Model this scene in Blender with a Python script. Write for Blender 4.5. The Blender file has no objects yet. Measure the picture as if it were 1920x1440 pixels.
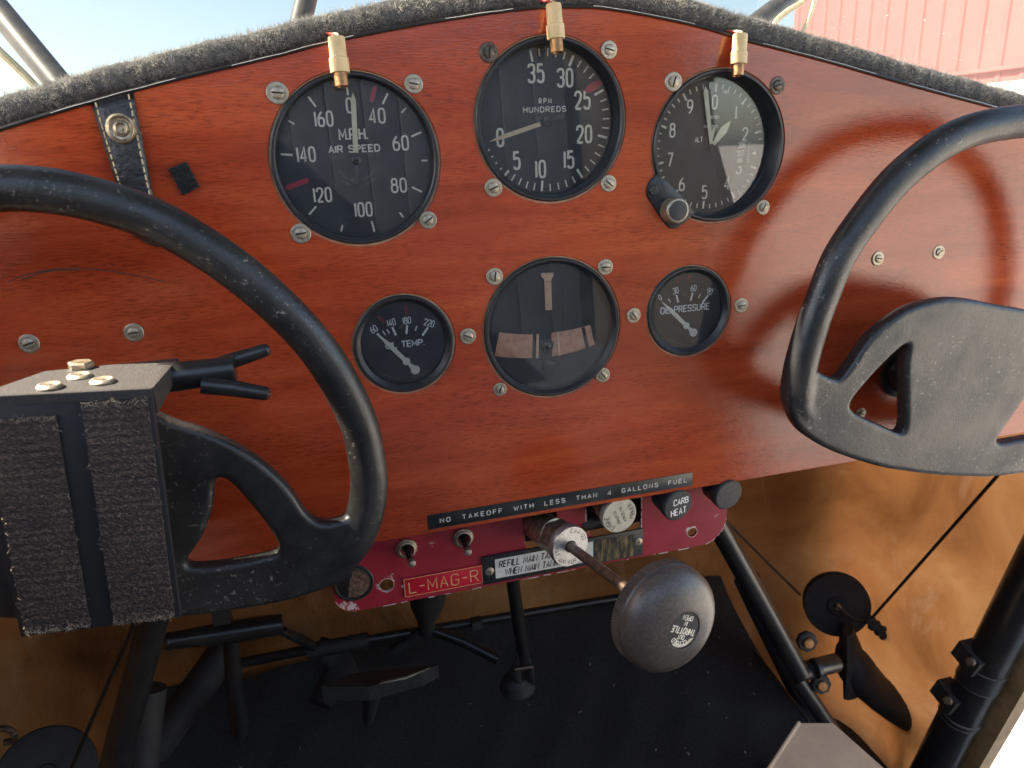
import bpy, bmesh, math, random
from mathutils import Vector, Matrix
import numpy as np
R = math.radians; PI = math.pi
random.seed(7); rng = np.random.default_rng(7)
sc = bpy.context.scene
S = 0.001                                   # all sizes below are in millimetres

# ------------------------------------------------------------------ camera
CAM = Vector((-128.20038, -384.09466, -14.97206)); FPX = 1360.0
CX = Vector((0.963178975, -0.265840712, -0.040186781))
CY = Vector((-0.117785871, -0.282857275, -0.951902438))
CZ = Vector((0.241687299, 0.921585849, -0.303754460))
cd = bpy.data.cameras.new('camera'); cam = bpy.data.objects.new('camera', cd)
sc.collection.objects.link(cam)
cd.sensor_width = 36; cd.lens = FPX / 1920 * 36; cd.dof.use_dof = True; cd.dof.focus_distance = .42; cd.dof.aperture_fstop = 20; cd.clip_start = 0.01; cd.clip_end = 3000
m = Matrix.Identity(4)
for i in range(3):
    m[i][0] = CX[i]; m[i][1] = -CY[i]; m[i][2] = -CZ[i]; m[i][3] = CAM[i] * S
cam.matrix_world = m
sc.camera = cam
sc.render.resolution_x = 1024; sc.render.resolution_y = 768

# ------------------------------------------------------------------ world, sun, exposure
SUN_EL, SUN_AZ = 45.0, -75.0                # azimuth from +Y (ahead), negative = left
w = bpy.data.worlds.new('World'); sc.world = w; w.use_nodes = True
wn = w.node_tree.nodes; wl = w.node_tree.links
sky = wn.new('ShaderNodeTexSky'); sky.sky_type = 'NISHITA'; sky.sun_disc = False
sky.sun_elevation = R(SUN_EL); sky.sun_rotation = R(SUN_AZ)
sky.air_density = 1.0; sky.dust_density = 1.6; sky.ozone_density = 1.0
bgn = wn['Background']; bgn.inputs['Strength'].default_value = 0.09
wl.new(sky.outputs['Color'], bgn.inputs['Color'])
sd = bpy.data.lights.new('sun', 'SUN'); sd.energy = 5.0; sd.angle = R(0.53); sd.color = (1, .93, .83)
sun = bpy.data.objects.new('sun', sd); sc.collection.objects.link(sun)
sdir = Vector((math.sin(R(SUN_AZ)) * math.cos(R(SUN_EL)), math.cos(R(SUN_AZ)) * math.cos(R(SUN_EL)), math.sin(R(SUN_EL))))
sun.rotation_euler = sdir.to_track_quat('Z', 'Y').to_euler()
sc.view_settings.view_transform = 'Standard'; sc.view_settings.look = 'None'
sc.view_settings.gamma = 1; sc.view_settings.exposure = 2.85
sc.view_settings.use_white_balance = True; sc.view_settings.white_balance_temperature = 7150; sc.view_settings.white_balance_tint = 10   # the camera's daylight-shade balance

# ------------------------------------------------------------------ helpers
def at(px, py, x=None, y=None, z=None):
    """a pixel of the 1920 x 1440 photograph to a point (mm) on a plane of the place"""
    ray = CX * ((px - 960) / FPX) + CY * ((py - 720) / FPX) + CZ
    if y is not None: t = (y - CAM.y) / ray.y
    elif x is not None: t = (x - CAM.x) / ray.x
    else: t = (z - CAM.z) / ray.z
    return CAM + ray * t
def pp(px, py, y=0):
    p = at(px, py, y=y); return (p.x, p.z)

class MB:
    def __init__(s): s.v = []; s.f = []
    def add(s, vs, fs):
        o = len(s.v); s.v += [tuple(q) for q in vs]; s.f += [tuple(i + o for i in f) for f in fs]; return s
    def box(s, c, d, rot=None):
        hx, hy, hz = d[0] / 2, d[1] / 2, d[2] / 2
        vs = [Vector((x, y, z)) for z in (-hz, hz) for y in (-hy, hy) for x in (-hx, hx)]
        if rot is not None: vs = [rot @ q for q in vs]
        c = Vector(c)
        return s.add([q + c for q in vs], [(0, 2, 3, 1), (4, 5, 7, 6), (0, 1, 5, 4), (2, 6, 7, 3), (0, 4, 6, 2), (1, 3, 7, 5)])
    def lathe(s, prof, n=48, cen=(0, 0, 0), ax=None, mod=None):
        """profile of (radius, height) turned about an axis (default +z)"""
        cen = Vector(cen)
        if ax is None: q = Matrix.Identity(3)
        else: q = Vector(ax).normalized().to_track_quat('Z', 'Y').to_matrix()
        o = len(s.v)
        for (r, h) in prof:
            for k in range(n):
                a = 2 * PI * k / n; rr = r
                if mod: rr = mod(r, h, k)
                s.v.append(tuple(cen + q @ Vector((rr * math.cos(a), rr * math.sin(a), h))))
        for i in range(len(prof) - 1):
            for k in range(n):
                a, b = o + i * n + k, o + i * n + (k + 1) % n
                s.f.append((a, b, b + n, a + n))
        if prof[0][0] > 1e-6: s.f.append(tuple(o + k for k in reversed(range(n))))
        if prof[-1][0] > 1e-6: s.f.append(tuple(o + (len(prof) - 1) * n + k for k in range(n)))
        return s
    def ring(s, prof, n=64, cen=(0, 0, 0)):
        """like lathe, but a closed ring profile"""
        o = len(s.v); cen = Vector(cen); m_ = len(prof)
        for (r, h) in prof:
            for k in range(n):
                a = 2 * PI * k / n
                s.v.append(tuple(cen + Vector((r * math.cos(a), r * math.sin(a), h))))
        for i in range(m_):
            for k in range(n):
                j = (i + 1) % m_
                a, b = o + i * n + k, o + i * n + (k + 1) % n
                c, d = o + j * n + (k + 1) % n, o + j * n + k
                s.f.append((a, b, c, d))
        return s
    def cyl(s, p0, p1, r0, r1=None, n=24):
        p0 = Vector(p0); p1 = Vector(p1); L = (p1 - p0).length
        r1 = r0 if r1 is None else r1
        return s.lathe([(r0, 0), (r1, L)], n, p0, p1 - p0)
    def tube(s, pts, r, n=12, flat=1.0, up=(0, 0, 1), closed=False):
        """swept tube; r a number or one per point; flat squashes along up"""
        P = [Vector(p) for p in pts]; o = len(s.v); N = len(P)
        up = Vector(up)
        for i, p in enumerate(P):
            a = P[(i - 1) % N] if (closed or i) else P[0]
            b = P[(i + 1) % N] if (closed or i < N - 1) else P[-1]
            t = (b - a).normalized(); sd_ = t.cross(up)
            if sd_.length < 1e-4: sd_ = t.cross(Vector((1, 0, 0.3)))
            sd_.normalize(); u2 = sd_.cross(t).normalized()
            rr = r[i] if hasattr(r, '__len__') else r
            for k in range(n):
                g = 2 * PI * k / n
                s.v.append(tuple(p + sd_ * rr * math.cos(g) + u2 * rr * flat * math.sin(g)))
        for i in range(N if closed else N - 1):
            for k in range(n):
                j = (i + 1) % N
                s.f.append((o + i * n + k, o + i * n + (k + 1) % n, o + j * n + (k + 1) % n, o + j * n + k))
        if not closed:
            s.f.append(tuple(o + k for k in reversed(range(n)))); s.f.append(tuple(o + (N - 1) * n + k for k in range(n)))
        return s
    def ribbon(s, pts, wd, z=0.0, closed=False, n_=None):
        P = [Vector((p[0], p[1])) for p in pts]; N = len(P)
        if N < 2: return s
        L = []; Rr = []
        for i in range(N):
            a = P[i - 1] if (i or closed) else None
            b = P[(i + 1) % N] if (i < N - 1 or closed) else None
            d1 = (P[i] - a).normalized() if a is not None else None
            d2 = (b - P[i]).normalized() if b is not None else None
            if d1 is None: d1 = d2
            if d2 is None: d2 = d1
            n1 = Vector((-d1.y, d1.x)); n2 = Vector((-d2.y, d2.x)); nn = n1 + n2
            if nn.length < 1e-6: nn = n1
            nn.normalize(); k = min(1.6, 1 / max(.3, nn.dot(n1)))
            L.append(P[i] + nn * wd / 2 * k); Rr.append(P[i] - nn * wd / 2 * k)
        o = len(s.v)
        for i in range(N): s.v.append((L[i].x, L[i].y, z)); s.v.append((Rr[i].x, Rr[i].y, z))
        for i in range(N if closed else N - 1):
            j = (i + 1) % N
            s.f.append((o + 2 * i, o + 2 * i + 1, o + 2 * j + 1, o + 2 * j))
        return s
    def mesh(s, name, smooth=35):
        me = bpy.data.meshes.new(name)
        me.from_pydata([(a * S, b * S, c * S) for a, b, c in s.v], [], s.f); me.update()
        return finish(me, smooth)
def finish(me, smooth=35):
    if smooth:
        me.shade_smooth(); me.set_sharp_from_angle(angle=R(smooth))
    return me
def link(o, parent=None):
    sc.collection.objects.link(o)
    if parent is not None: o.parent = parent
    return o
def part(name, mesh, mt, parent=None, loc=None, rot=None, smooth=35):
    me = mesh.mesh(name, smooth) if isinstance(mesh, MB) else mesh
    if mt is not None and not me.materials: me.materials.append(mt)
    o = bpy.data.objects.new(name, me)
    if loc is not None: o.location = Vector(loc) * S
    if rot is not None: o.rotation_euler = rot
    return link(o, parent)
def tag(o, label, cat, group=None):
    o['label'] = label; o['category'] = cat
    if group: o['group'] = group
    return o
def thing(name, label, cat, loc=(0, 0, 0), rot=(0, 0, 0), group=None):
    o = bpy.data.objects.new(name, None); o.empty_display_size = .02
    o.location = Vector(loc) * S; o.rotation_euler = rot
    return link(tag(o, label, cat, group))
FACE = (PI / 2, 0, 0)                       # local x, y on the panel, local z towards the seats
def structure(o): o['kind'] = 'structure'; return o
def stuff(o): o['kind'] = 'stuff'; return o

def plate(loops, thick, bev=0.0, name='plate', smooth=35, res=1):
    """flat board from closed 2D loops (first the outline, then holes), z from -thick to 0"""
    cu = bpy.data.curves.new('c', 'CURVE'); cu.dimensions = '2D'; cu.fill_mode = 'BOTH'
    cu.extrude = max(1e-6, (thick / 2 - bev) * S); cu.bevel_depth = bev * S; cu.bevel_resolution = res; cu.offset = -bev * S
    for lp in loops:
        sp = cu.splines.new('POLY'); sp.points.add(len(lp) - 1)
        for p, q in zip(sp.points, lp): p.co = (q[0] * S, q[1] * S, -thick / 2 * S, 1)
        sp.use_cyclic_u = True
    ob = bpy.data.objects.new('c', cu); me = bpy.data.meshes.new_from_object(ob)
    bpy.data.objects.remove(ob); bpy.data.curves.remove(cu); me.name = name
    bm = bmesh.new(); bm.from_mesh(me); bmesh.ops.remove_doubles(bm, verts=bm.verts, dist=1e-6); bm.to_mesh(me); bm.free()
    me.materials.clear()
    return finish(me, smooth)
def circle(cx, cy, r, n=72): return [(cx + r * math.cos(2 * PI * k / n), cy + r * math.sin(2 * PI * k / n)) for k in range(n)]
def chaikin(P, it=2, closed=False):
    P = [tuple(p) for p in P]
    for _ in range(it):
        Q = []; N = len(P)
        if not closed: Q.append(P[0])
        for i in range(N if closed else N - 1):
            a, b = P[i], P[(i + 1) % N]
            Q.append(tuple(.75 * x + .25 * y for x, y in zip(a, b))); Q.append(tuple(.25 * x + .75 * y for x, y in zip(a, b)))
        if not closed: Q.append(P[-1])
        P = Q
    return P
def catmull(P, n=6, closed=False):
    P = [Vector(p) for p in P]; N = len(P); out = []
    for i in range(N if closed else N - 1):
        p1, p2 = P[i], P[(i + 1) % N]
        p0 = P[i - 1] if (i or closed) else p1 * 2 - p2
        p3 = P[(i + 2) % N] if (i + 2 < N or closed) else p2 * 2 - p1
        for k in range(n):
            t = k / n
            out.append(.5 * ((2 * p1) + (p2 - p0) * t + (2 * p0 - 5 * p1 + 4 * p2 - p3) * t * t + (3 * p1 - p0 - 3 * p2 + p3) * t ** 3))
    if not closed: out.append(P[-1])
    return out

# ---- single-stroke lettering, a 4 x 6 grid; 'o' closed smooth, 's' open smooth, 'l' straight
_lo = [(0, 1), (0, 2.6), (.8, 3.4), (3.2, 3.4), (4, 2.6), (4, 1), (3.2, 0), (.8, 0)]
G = {
 '0': [('o', [(0, 1), (0, 5), (.9, 6), (3.1, 6), (4, 5), (4, 1), (3.1, 0), (.9, 0)])],
 '1': [('l', [(0, 0), (0, 6)])],
 '2': [('s', [(0, 4.4), (0, 5.3), (.9, 6), (3.1, 6), (4, 5.2), (4, 4), (3.3, 2.9), (0.1, .2)]), ('l', [(0, 0), (4, 0)])],
 '3': [('s', [(0, 4.9), (.5, 6), (3.4, 6), (4, 5.2), (4, 3.9), (3.2, 3.15), (1.5, 3.15)]), ('s', [(1.5, 3.15), (3.2, 3.15), (4, 2.4), (4, .9), (3.3, 0), (.5, 0), (0, 1.1)])],
 '4': [('l', [(3, 0), (3, 6), (0, 1.6), (4, 1.6)])],
 '5': [('l', [(3.7, 6), (.4, 6), (.2, 3.3)]), ('s', [(.2, 3.3), (1, 3.9), (3.2, 3.9), (4, 3), (4, .9), (3.1, 0), (.7, 0), (0, .9)])],
 '6': [('o', _lo), ('s', [(0, 1.8), (0, 3.4), (1, 4.6), (2.8, 6)])],
 '7': [('l', [(0, 6), (4, 6), (1.5, 0)])],
 '8': [('o', _lo), ('o', [(.3, 4.1), (.3, 5.2), (1, 6), (3, 6), (3.7, 5.2), (3.7, 4.1), (3, 3.4), (1, 3.4)])],
 '9': [('o', [(4 - x, 6 - y) for x, y in _lo]), ('s', [(4, 4.2), (4, 2.6), (3, 1.4), (1.2, 0)])],
 'A': [('l', [(0, 0), (2, 6), (4, 0)]), ('l', [(.75, 2), (3.25, 2)])],
 'B': [('s', [(0, 0), (3, 0), (4, .8), (4, 2.4), (3.1, 3.2), (0, 3.2)]), ('s', [(0, 6), (2.8, 6), (3.6, 5.4), (3.6, 4), (2.8, 3.2), (1, 3.2)]), ('l', [(0, 0), (0, 6)])],
 'C': [('s', [(4, 4.6), (3.6, 6), (.8, 6), (0, 4.8), (0, 1.2), (.8, 0), (3.6, 0), (4, 1.4)])],
 'D': [('s', [(0, 0), (2.6, 0), (4, 1.2), (4, 4.8), (2.6, 6), (0, 6)]), ('l', [(0, 0), (0, 6)])],
 'E': [('l', [(3.6, 6), (0, 6), (0, 0), (3.6, 0)]), ('l', [(0, 3.1), (3, 3.1)])],
 'F': [('l', [(3.6, 6), (0, 6), (0, 0)]), ('l', [(0, 3.1), (3, 3.1)])],
 'G': [('s', [(4, 4.8), (3.4, 6), (.8, 6), (0, 4.8), (0, 1.2), (.8, 0), (3.4, 0), (4, 1), (4, 2.8)]), ('l', [(2.2, 2.8), (4.2, 2.8)])],
 'H': [('l', [(0, 0), (0, 6)]), ('l', [(4, 0), (4, 6)]), ('l', [(0, 3.1), (4, 3.1)])],
 'I': [('l', [(0, 0), (0, 6)])],
 'K': [('l', [(0, 0), (0, 6)]), ('l', [(3.8, 6), (.2, 2.6)]), ('l', [(1.3, 3.6), (4, 0)])],
 'L': [('l', [(0, 6), (0, 0), (3.6, 0)])],
 'M': [('l', [(0, 0), (0, 6), (2.3, 1.6), (4.6, 6), (4.6, 0)])],
 'N': [('l', [(0, 0), (0, 6), (4, 0), (4, 6)])],
 'O': [('o', [(0, 1.2), (0, 4.8), (1, 6), (3.2, 6), (4.2, 4.8), (4.2, 1.2), (3.2, 0), (1, 0)])],
 'P': [('s', [(0, 6), (3, 6), (4, 5.2), (4, 3.6), (3, 2.8), (0, 2.8)]), ('l', [(0, 0), (0, 6)])],
 'R': [('s', [(0, 6), (3, 6), (3.9, 5.3), (3.9, 3.8), (3, 3), (0, 3)]), ('l', [(0, 0), (0, 6)]), ('l', [(2.1, 3), (4, 0)])],
 'S': [('s', [(3.9, 4.9), (3.3, 6), (.7, 6), (0, 5.2), (0, 4), (.8, 3.3), (3.2, 2.8), (4, 2), (4, .8), (3.2, 0), (.6, 0), (0, 1.2)])],
 'T': [('l', [(0, 6), (4, 6)]), ('l', [(2, 6), (2, 0)])],
 'U': [('s', [(0, 6), (0, 1.2), (.8, 0), (3.2, 0), (4, 1.2), (4, 6)])],
 'W': [('l', [(0, 6), (1.4, 0), (2.7, 4.6), (4, 0), (5.4, 6)])],
 '-': [('l', [(0, 3), (2.6, 3)])], '.': [('l', [(0, 0), (0, .8)])], ',': [('l', [(.3, .8), (0, -.9)])],
}
def gw(c): return 2.2 if c == ' ' else max(p[0] for st in G[c] for p in st[1])
def glyph(mb, c, h, fx, wd, fn, z):
    for q, (k, P) in enumerate(G[c]):
        if k == 'o': P2 = chaikin(P, 2, True)
        elif k == 's': P2 = chaikin(P, 2)
        else: P2 = P
        P2 = [fn(x * h / 6 * fx, y * h / 6) for x, y in P2]
        mb.ribbon(P2, wd, z + q * .012, closed=(k == 'o'))
def text(s, h, cx=0, cy=0, fx=1.0, gap=1.7, wd=None, z=0.0, rot=0.0, mb=None, width=None, shear=0.0, anchor='c'):
    """straight line of lettering of cap height h, centred; width stretches it to fit"""
    mb = mb or MB(); wd = wd or h * .14
    tot = sum(gw(c) for c in s) + gap * (len(s) - 1)
    if width: fx = (width / (h / 6)) / tot
    x0 = -tot * h / 6 * fx / 2 if anchor == 'c' else 0; ca, sa = math.cos(rot), math.sin(rot)
    for c in s:
        if c != ' ':
            def fn(x, y, x0=x0):
                X = x0 + x + shear * y; Y = y - h / 2
                return (cx + X * ca - Y * sa, cy + X * sa + Y * ca)
            glyph(mb, c, h, fx, wd, fn, z)
        x0 += (gw(c) + gap) * h / 6 * fx
    return mb
def text_arc(s, h, r, mid, cx=0, cy=0, fx=1.0, gap=1.7, wd=None, z=0.0, inward=False, mb=None):
    """lettering along an arc; mid = clock angle (degrees) of its middle"""
    mb = mb or MB(); wd = wd or h * .14
    tot = (sum(gw(c) for c in s) + gap * (len(s) - 1)) * h / 6 * fx; a0 = 0.0
    for c in s:
        wc = gw(c) * h / 6 * fx
        if c != ' ':
            mid_c = (a0 + wc / 2 - tot / 2) / r
            ang = R(mid) + (-mid_c if inward else mid_c)
            ex = Vector((math.cos(ang), -math.sin(ang))); ey = Vector((math.sin(ang), math.cos(ang)))
            if inward: ex, eb = -ex, -ey
            else: eb = ey
            o = Vector((cx, cy)) + ey * r
            def fn(x, y): 
                q = o + ex * (x - wc / 2) + eb * (y - h / 2); return (q.x, q.y)
            glyph(mb, c, h, fx, wd, fn, z)
        a0 += wc + gap * h / 6 * fx
    return mb
def polar(a, r): return (math.sin(R(a)) * r, math.cos(R(a)) * r)

# ------------------------------------------------------------------ materials
def nodes(name):
    mt = bpy.data.materials.new(name); mt.use_nodes = True
    nt = mt.node_tree; b = nt.nodes['Principled BSDF']
    return mt, nt, b
def coords(nt, scale=(1, 1, 1), rot=(0, 0, 0)):
    tc = nt.nodes.new('ShaderNodeTexCoord'); mp = nt.nodes.new('ShaderNodeMapping')
    mp.inputs['Scale'].default_value = scale; mp.inputs['Rotation'].default_value = rot
    nt.links.new(tc.outputs['Object'], mp.inputs['Vector']); return mp.outputs['Vector']
def noise(nt, vec, scale, detail=4, rough=.55, dist=0):
    n = nt.nodes.new('ShaderNodeTexNoise'); n.inputs['Scale'].default_value = scale; n.inputs['Detail'].default_value = detail
    n.inputs['Roughness'].default_value = rough; n.inputs['Distortion'].default_value = dist
    nt.links.new(vec, n.inputs['Vector']); return n.outputs['Fac']
def ramp(nt, fac, stops):
    r = nt.nodes.new('ShaderNodeValToRGB'); e = r.color_ramp.elements
    e[0].position = stops[0][0]; e[0].color = (*stops[0][1], 1); e[1].position = stops[-1][0]; e[1].color = (*stops[-1][1], 1)
    for p, c in stops[1:-1]: q = e.new(p); q.color = (*c, 1)
    nt.links.new(fac, r.inputs['Fac']); return r.outputs['Color']
def mix(nt, fac, a, b, mode='MIX'):
    n = nt.nodes.new('ShaderNodeMix'); n.data_type = 'RGBA'; n.blend_type = mode
    for sock, val in ((n.inputs[0], fac), (n.inputs[6], a), (n.inputs[7], b)):
        if isinstance(val, (int, float)): sock.default_value = val
        elif isinstance(val, tuple): sock.default_value = (*val, 1)
        else: nt.links.new(val, sock)
    return n.outputs[2]
def bump(nt, b, h, strength=.3, dist=.001):
    n = nt.nodes.new('ShaderNodeBump'); n.inputs['Strength'].default_value = strength; n.inputs['Distance'].default_value = dist
    nt.links.new(h, n.inputs['Height']); nt.links.new(n.outputs['Normal'], b.inputs['Normal'])
def pm(name, col, rough=.5, metal=0.0, col2=None, scale=300, bmp=0.0, bscale=800, coat=0.0, spec=None, lo=.4, hi=.65, rvar=0.0, bdist=.0006, sheen=0):
    mt, nt, b = nodes(name)
    v = coords(nt)
    if col2:
        c = ramp(nt, noise(nt, v, scale, 6, .65), [(lo, col), (hi, col2)]); nt.links.new(c, b.inputs['Base Color'])
    else: b.inputs['Base Color'].default_value = (*col, 1)
    b.inputs['Roughness'].default_value = rough; b.inputs['Metallic'].default_value = metal
    if rvar:
        r_ = ramp(nt, noise(nt, v, scale * .6, 5), [(.3, (rough - rvar,) * 3), (.7, (rough + rvar,) * 3)]); nt.links.new(r_, b.inputs['Roughness'])
    if coat: b.inputs['Coat Weight'].default_value = coat; b.inputs['Coat Roughness'].default_value = .08
    if spec is not None: b.inputs['Specular IOR Level'].default_value = spec
    if sheen: b.inputs['Sheen Weight'].default_value = sheen; b.inputs['Sheen Roughness'].default_value = .5
    if bmp: bump(nt, b, noise(nt, v, bscale, 3), bmp, bdist)
    return mt
M = {}
def wood():
    mt, nt, b = nodes('mahogany varnish')
    v = coords(nt)
    big = noise(nt, coords(nt, (3.2, 9, 3)), 1.3, 3, .5, .5)
    fig = noise(nt, coords(nt, (9, 60, 9)), 1.0, 5, .6, .8)
    base = ramp(nt, fig, [(.25, (.285, .037, .013)), (.5, (.405, .060, .020)), (.75, (.500, .092, .030))])
    fl_ = noise(nt, coords(nt, (1.6, 26, 2), (0, 0, R(-1.5))), 1.6, 6, .55, 1.6)
    base = mix(nt, 1.0, base, ramp(nt, fl_, [(.3, (.88, .82, .80)), (.5, (1, 1, 1)), (.7, (1.08, 1.11, 1.11))]), 'MULTIPLY')
    tone = ramp(nt, big, [(.3, (.78, .70, .72)), (.7, (1.12, 1.18, 1.15))])
    base = mix(nt, 1.0, base, tone, 'MULTIPLY')
    # short dark pores along the grain
    por = noise(nt, coords(nt, (150, 1500, 150), (0, 0, R(2))), 1.0, 3, .6, .15)
    pm_ = ramp(nt, por, [(.49, (0, 0, 0)), (.62, (1, 1, 1))])
    dens = ramp(nt, noise(nt, coords(nt, (12, 40, 12)), 1.0, 3), [(.3, (.10,) * 3), (.65, (.55,) * 3)])
    k = nt.nodes.new('ShaderNodeMath'); k.operation = 'MULTIPLY'
    nt.links.new(pm_, k.inputs[0]); nt.links.new(dens, k.inputs[1])
    c = mix(nt, k.outputs[0], base, (.065, .010, .005))
    nt.links.new(c, b.inputs['Base Color'])
    b.inputs['Roughness'].default_value = .5; b.inputs['Specular IOR Level'].default_value = .0
    b.inputs['Coat Weight'].default_value = 1.0; b.inputs['Coat IOR'].default_value = 1.52
    cr = ramp(nt, noise(nt, v, 25, 4), [(.35, (.07,) * 3), (.7, (.13,) * 3)]); nt.links.new(cr, b.inputs['Coat Roughness'])
    bn = nt.nodes.new('ShaderNodeBump'); bn.inputs['Strength'].default_value = .16; bn.inputs['Distance'].default_value = .0005
    add = nt.nodes.new('ShaderNodeMath'); add.operation = 'ADD'
    nt.links.new(por, add.inputs[0]); nt.links.new(noise(nt, v, 95, 4, .6), add.inputs[1]); nt.links.new(add.outputs[0], bn.inputs['Height'])
    nt.links.new(bn.outputs['Normal'], b.inputs['Coat Normal']); nt.links.new(bn.outputs['Normal'], b.inputs['Normal'])
    return mt
M['wood'] = wood()
M['raw_wood'] = pm('raw plywood edge', (.50, .30, .17), .7, col2=(.30, .14, .07), scale=120)
def yoke_mat():
    mt, nt, b = nodes('worn black casting')
    v = coords(nt)
    c1 = ramp(nt, noise(nt, v, 45, 6, .65), [(.35, (.011, .011, .011)), (.7, (.030, .029, .028))])
    spk = ramp(nt, noise(nt, v, 420, 4, .7), [(.595, (0, 0, 0)), (.69, (1, 1, 1))])
    wr = ramp(nt, noise(nt, v, 22, 4, .6), [(.43, (0, 0, 0)), (.62, (.85,) * 3)])
    k = nt.nodes.new('ShaderNodeMath'); k.operation = 'MULTIPLY'; nt.links.new(spk, k.inputs[0]); nt.links.new(wr, k.inputs[1])
    c2 = mix(nt, k.outputs[0], c1, (.30, .27, .22)); ge = nt.nodes.new('ShaderNodeNewGeometry')
    pw_ = nt.nodes.new('ShaderNodeMath'); pw_.operation = 'MULTIPLY'; nt.links.new(ramp(nt, ge.outputs['Pointiness'], [(.54, (0, 0, 0)), (.62, (1, 1, 1))]), pw_.inputs[0]); nt.links.new(ramp(nt, noise(nt, v, 110, 6, .7), [(.42, (0, 0, 0)), (.6, (.8,) * 3)]), pw_.inputs[1])
    c2 = mix(nt, pw_.outputs[0], c2, (.13, .10, .065)); nt.links.new(c2, b.inputs['Base Color'])
    r_ = ramp(nt, noise(nt, v, 28, 6, .65), [(.32, (.24,) * 3), (.7, (.52,) * 3)]); nt.links.new(r_, b.inputs['Roughness'])
    add = nt.nodes.new('ShaderNodeMath'); add.operation = 'ADD'
    nt.links.new(noise(nt, v, 900, 3), add.inputs[0]); nt.links.new(noise(nt, v, 260, 3), add.inputs[1])
    bump(nt, b, add.outputs[0], .17, .0008)
    return mt
M['yoke'] = yoke_mat()
M['bezel'] = pm('bezel black enamel', (.010, .011, .013), .38, col2=(.022, .022, .024), scale=260, bmp=.15, bscale=600)
M['bezel_worn'] = pm('bezel worn black', (.012, .013, .014), .45, col2=(.10, .09, .08), scale=420, lo=.62, hi=.80, bmp=.25, bscale=500)
M['dial'] = pm('dial black', (.014, .016, .020), .6, col2=(.022, .024, .028), scale=90)
M['print'] = pm('dial lettering', (.88, .80, .62), .6, col2=(.76, .68, .52), scale=500)
M['print_dim'] = pm('faded lettering', (.16, .15, .14), .6, col2=(.09, .085, .08), scale=900)
M['lume'] = pm('needle cream lume', (.84, .77, .53), .6, col2=(.74, .66, .44), scale=300)
M['lume_tan'] = pm('needle tan lume', (.80, .58, .35), .6, col2=(.68, .47, .28), scale=500)
M['redpaint'] = pm('red range mark', (.48, .020, .045), .35, col2=(.36, .012, .030), scale=300)
M['redfaint'] = pm('faint red mark', (.22, .018, .014), .5, col2=(.12, .012, .01), scale=600)
M['white_print'] = pm('white lettering', (.86, .85, .80), .55, col2=(.76, .75, .71), scale=600)
M['needle_white'] = pm('pointer off white', (.82, .78, .66), .5, col2=(.70, .66, .55), scale=400)
M['salmon'] = pm('turn tube lume', (.80, .40, .24), .5, col2=(.60, .26, .15), scale=220)
M['salmon_light'] = pm('turn needle lume', (.88, .53, .33), .5, col2=(.78, .45, .27), scale=300)
M['nickel'] = pm('tarnished nickel', (.46, .40, .31), .48, .8, col2=(.24, .19, .13), scale=520, bmp=.25, bscale=900, lo=.35, hi=.75)
M['nickel_dark'] = pm('browned screw', (.15, .115, .09), .45, .8, col2=(.05, .035, .028), scale=500, bmp=.3)
M['slot'] = pm('screw slot dirt', (.03, .024, .018), .8)  # flat dark tone for slots, recesses, joints and scratches
M['brass'] = pm('aged brass', (.42, .23, .11), .5, 1.0, col2=(.22, .11, .05), scale=500, bmp=.15)
M['brass_dark'] = pm('dark brass fitting', (.52, .43, .31), .4, .9, col2=(.24, .18, .11), scale=300, bmp=.2)
M['cream'] = pm('cream nylon', (.68, .50, .26), .55, col2=(.58, .41, .20), scale=160)
M['cream'].node_tree.nodes['Principled BSDF'].inputs['Subsurface Weight'].default_value = .3
M['cream'].node_tree.nodes['Principled BSDF'].inputs['Subsurface Radius'].default_value = (.004, .003, .0015)
M['wire_red'] = pm('red wire', (.40, .03, .02), .4)
M['wire_white'] = pm('cream wire', (.62, .54, .36), .45, col2=(.50, .40, .22), scale=200)
M['maroon'] = None
def maroon(name, ring_centres):
    """dark red paint, chipped to pale primer near the named spots and along edges"""
    mt, nt, b = nodes(name); v = coords(nt)
    c = ramp(nt, noise(nt, v, 60, 5), [(.3, (.245, .014, .026)), (.7, (.32, .022, .037))])
    tc = nt.nodes.new('ShaderNodeTexCoord'); msk = None
    wob = noise(nt, v, 160, 5, .7); wob2 = noise(nt, v, 90, 3, .6)
    for (x, y, r0, r1, amt) in ring_centres:
        d = nt.nodes.new('ShaderNodeVectorMath'); d.operation = 'DISTANCE'
        nt.links.new(tc.outputs['Object'], d.inputs[0]); d.inputs[1].default_value = (x * S, y * S, 0)
        rr = nt.nodes.new('ShaderNodeMapRange'); rr.inputs[1].default_value = r0 * S; rr.inputs[2].default_value = r1 * S
        rr.inputs[3].default_value = amt; rr.inputs[4].default_value = 0; nt.links.new(d.outputs['Value'], rr.inputs[0])
        a = nt.nodes.new('ShaderNodeMath'); a.operation = 'MULTIPLY'; nt.links.new(rr.outputs[0], a.inputs[0]); nt.links.new(wob2, a.inputs[1])
        if msk is None: msk = a.outputs[0]
        else:
            mx = nt.nodes.new('ShaderNodeMath'); mx.operation = 'MAXIMUM'; nt.links.new(msk, mx.inputs[0]); nt.links.new(a.outputs[0], mx.inputs[1]); msk = mx.outputs[0]
    s2 = nt.nodes.new('ShaderNodeMath'); s2.operation = 'ADD'; nt.links.new(msk, s2.inputs[0]); nt.links.new(wob, s2.inputs[1])
    k = ramp(nt, s2.outputs[0], [(.715, (0, 0, 0)), (.745, (1, 1, 1))])
    c2 = mix(nt, k, c, (.55, .42, .40)); nt.links.new(c2, b.inputs['Base Color'])
    b.inputs['Roughness'].default_value = .36; bump(nt, b, noise(nt, v, 420, 2), .08, .0006)
    return mt
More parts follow.
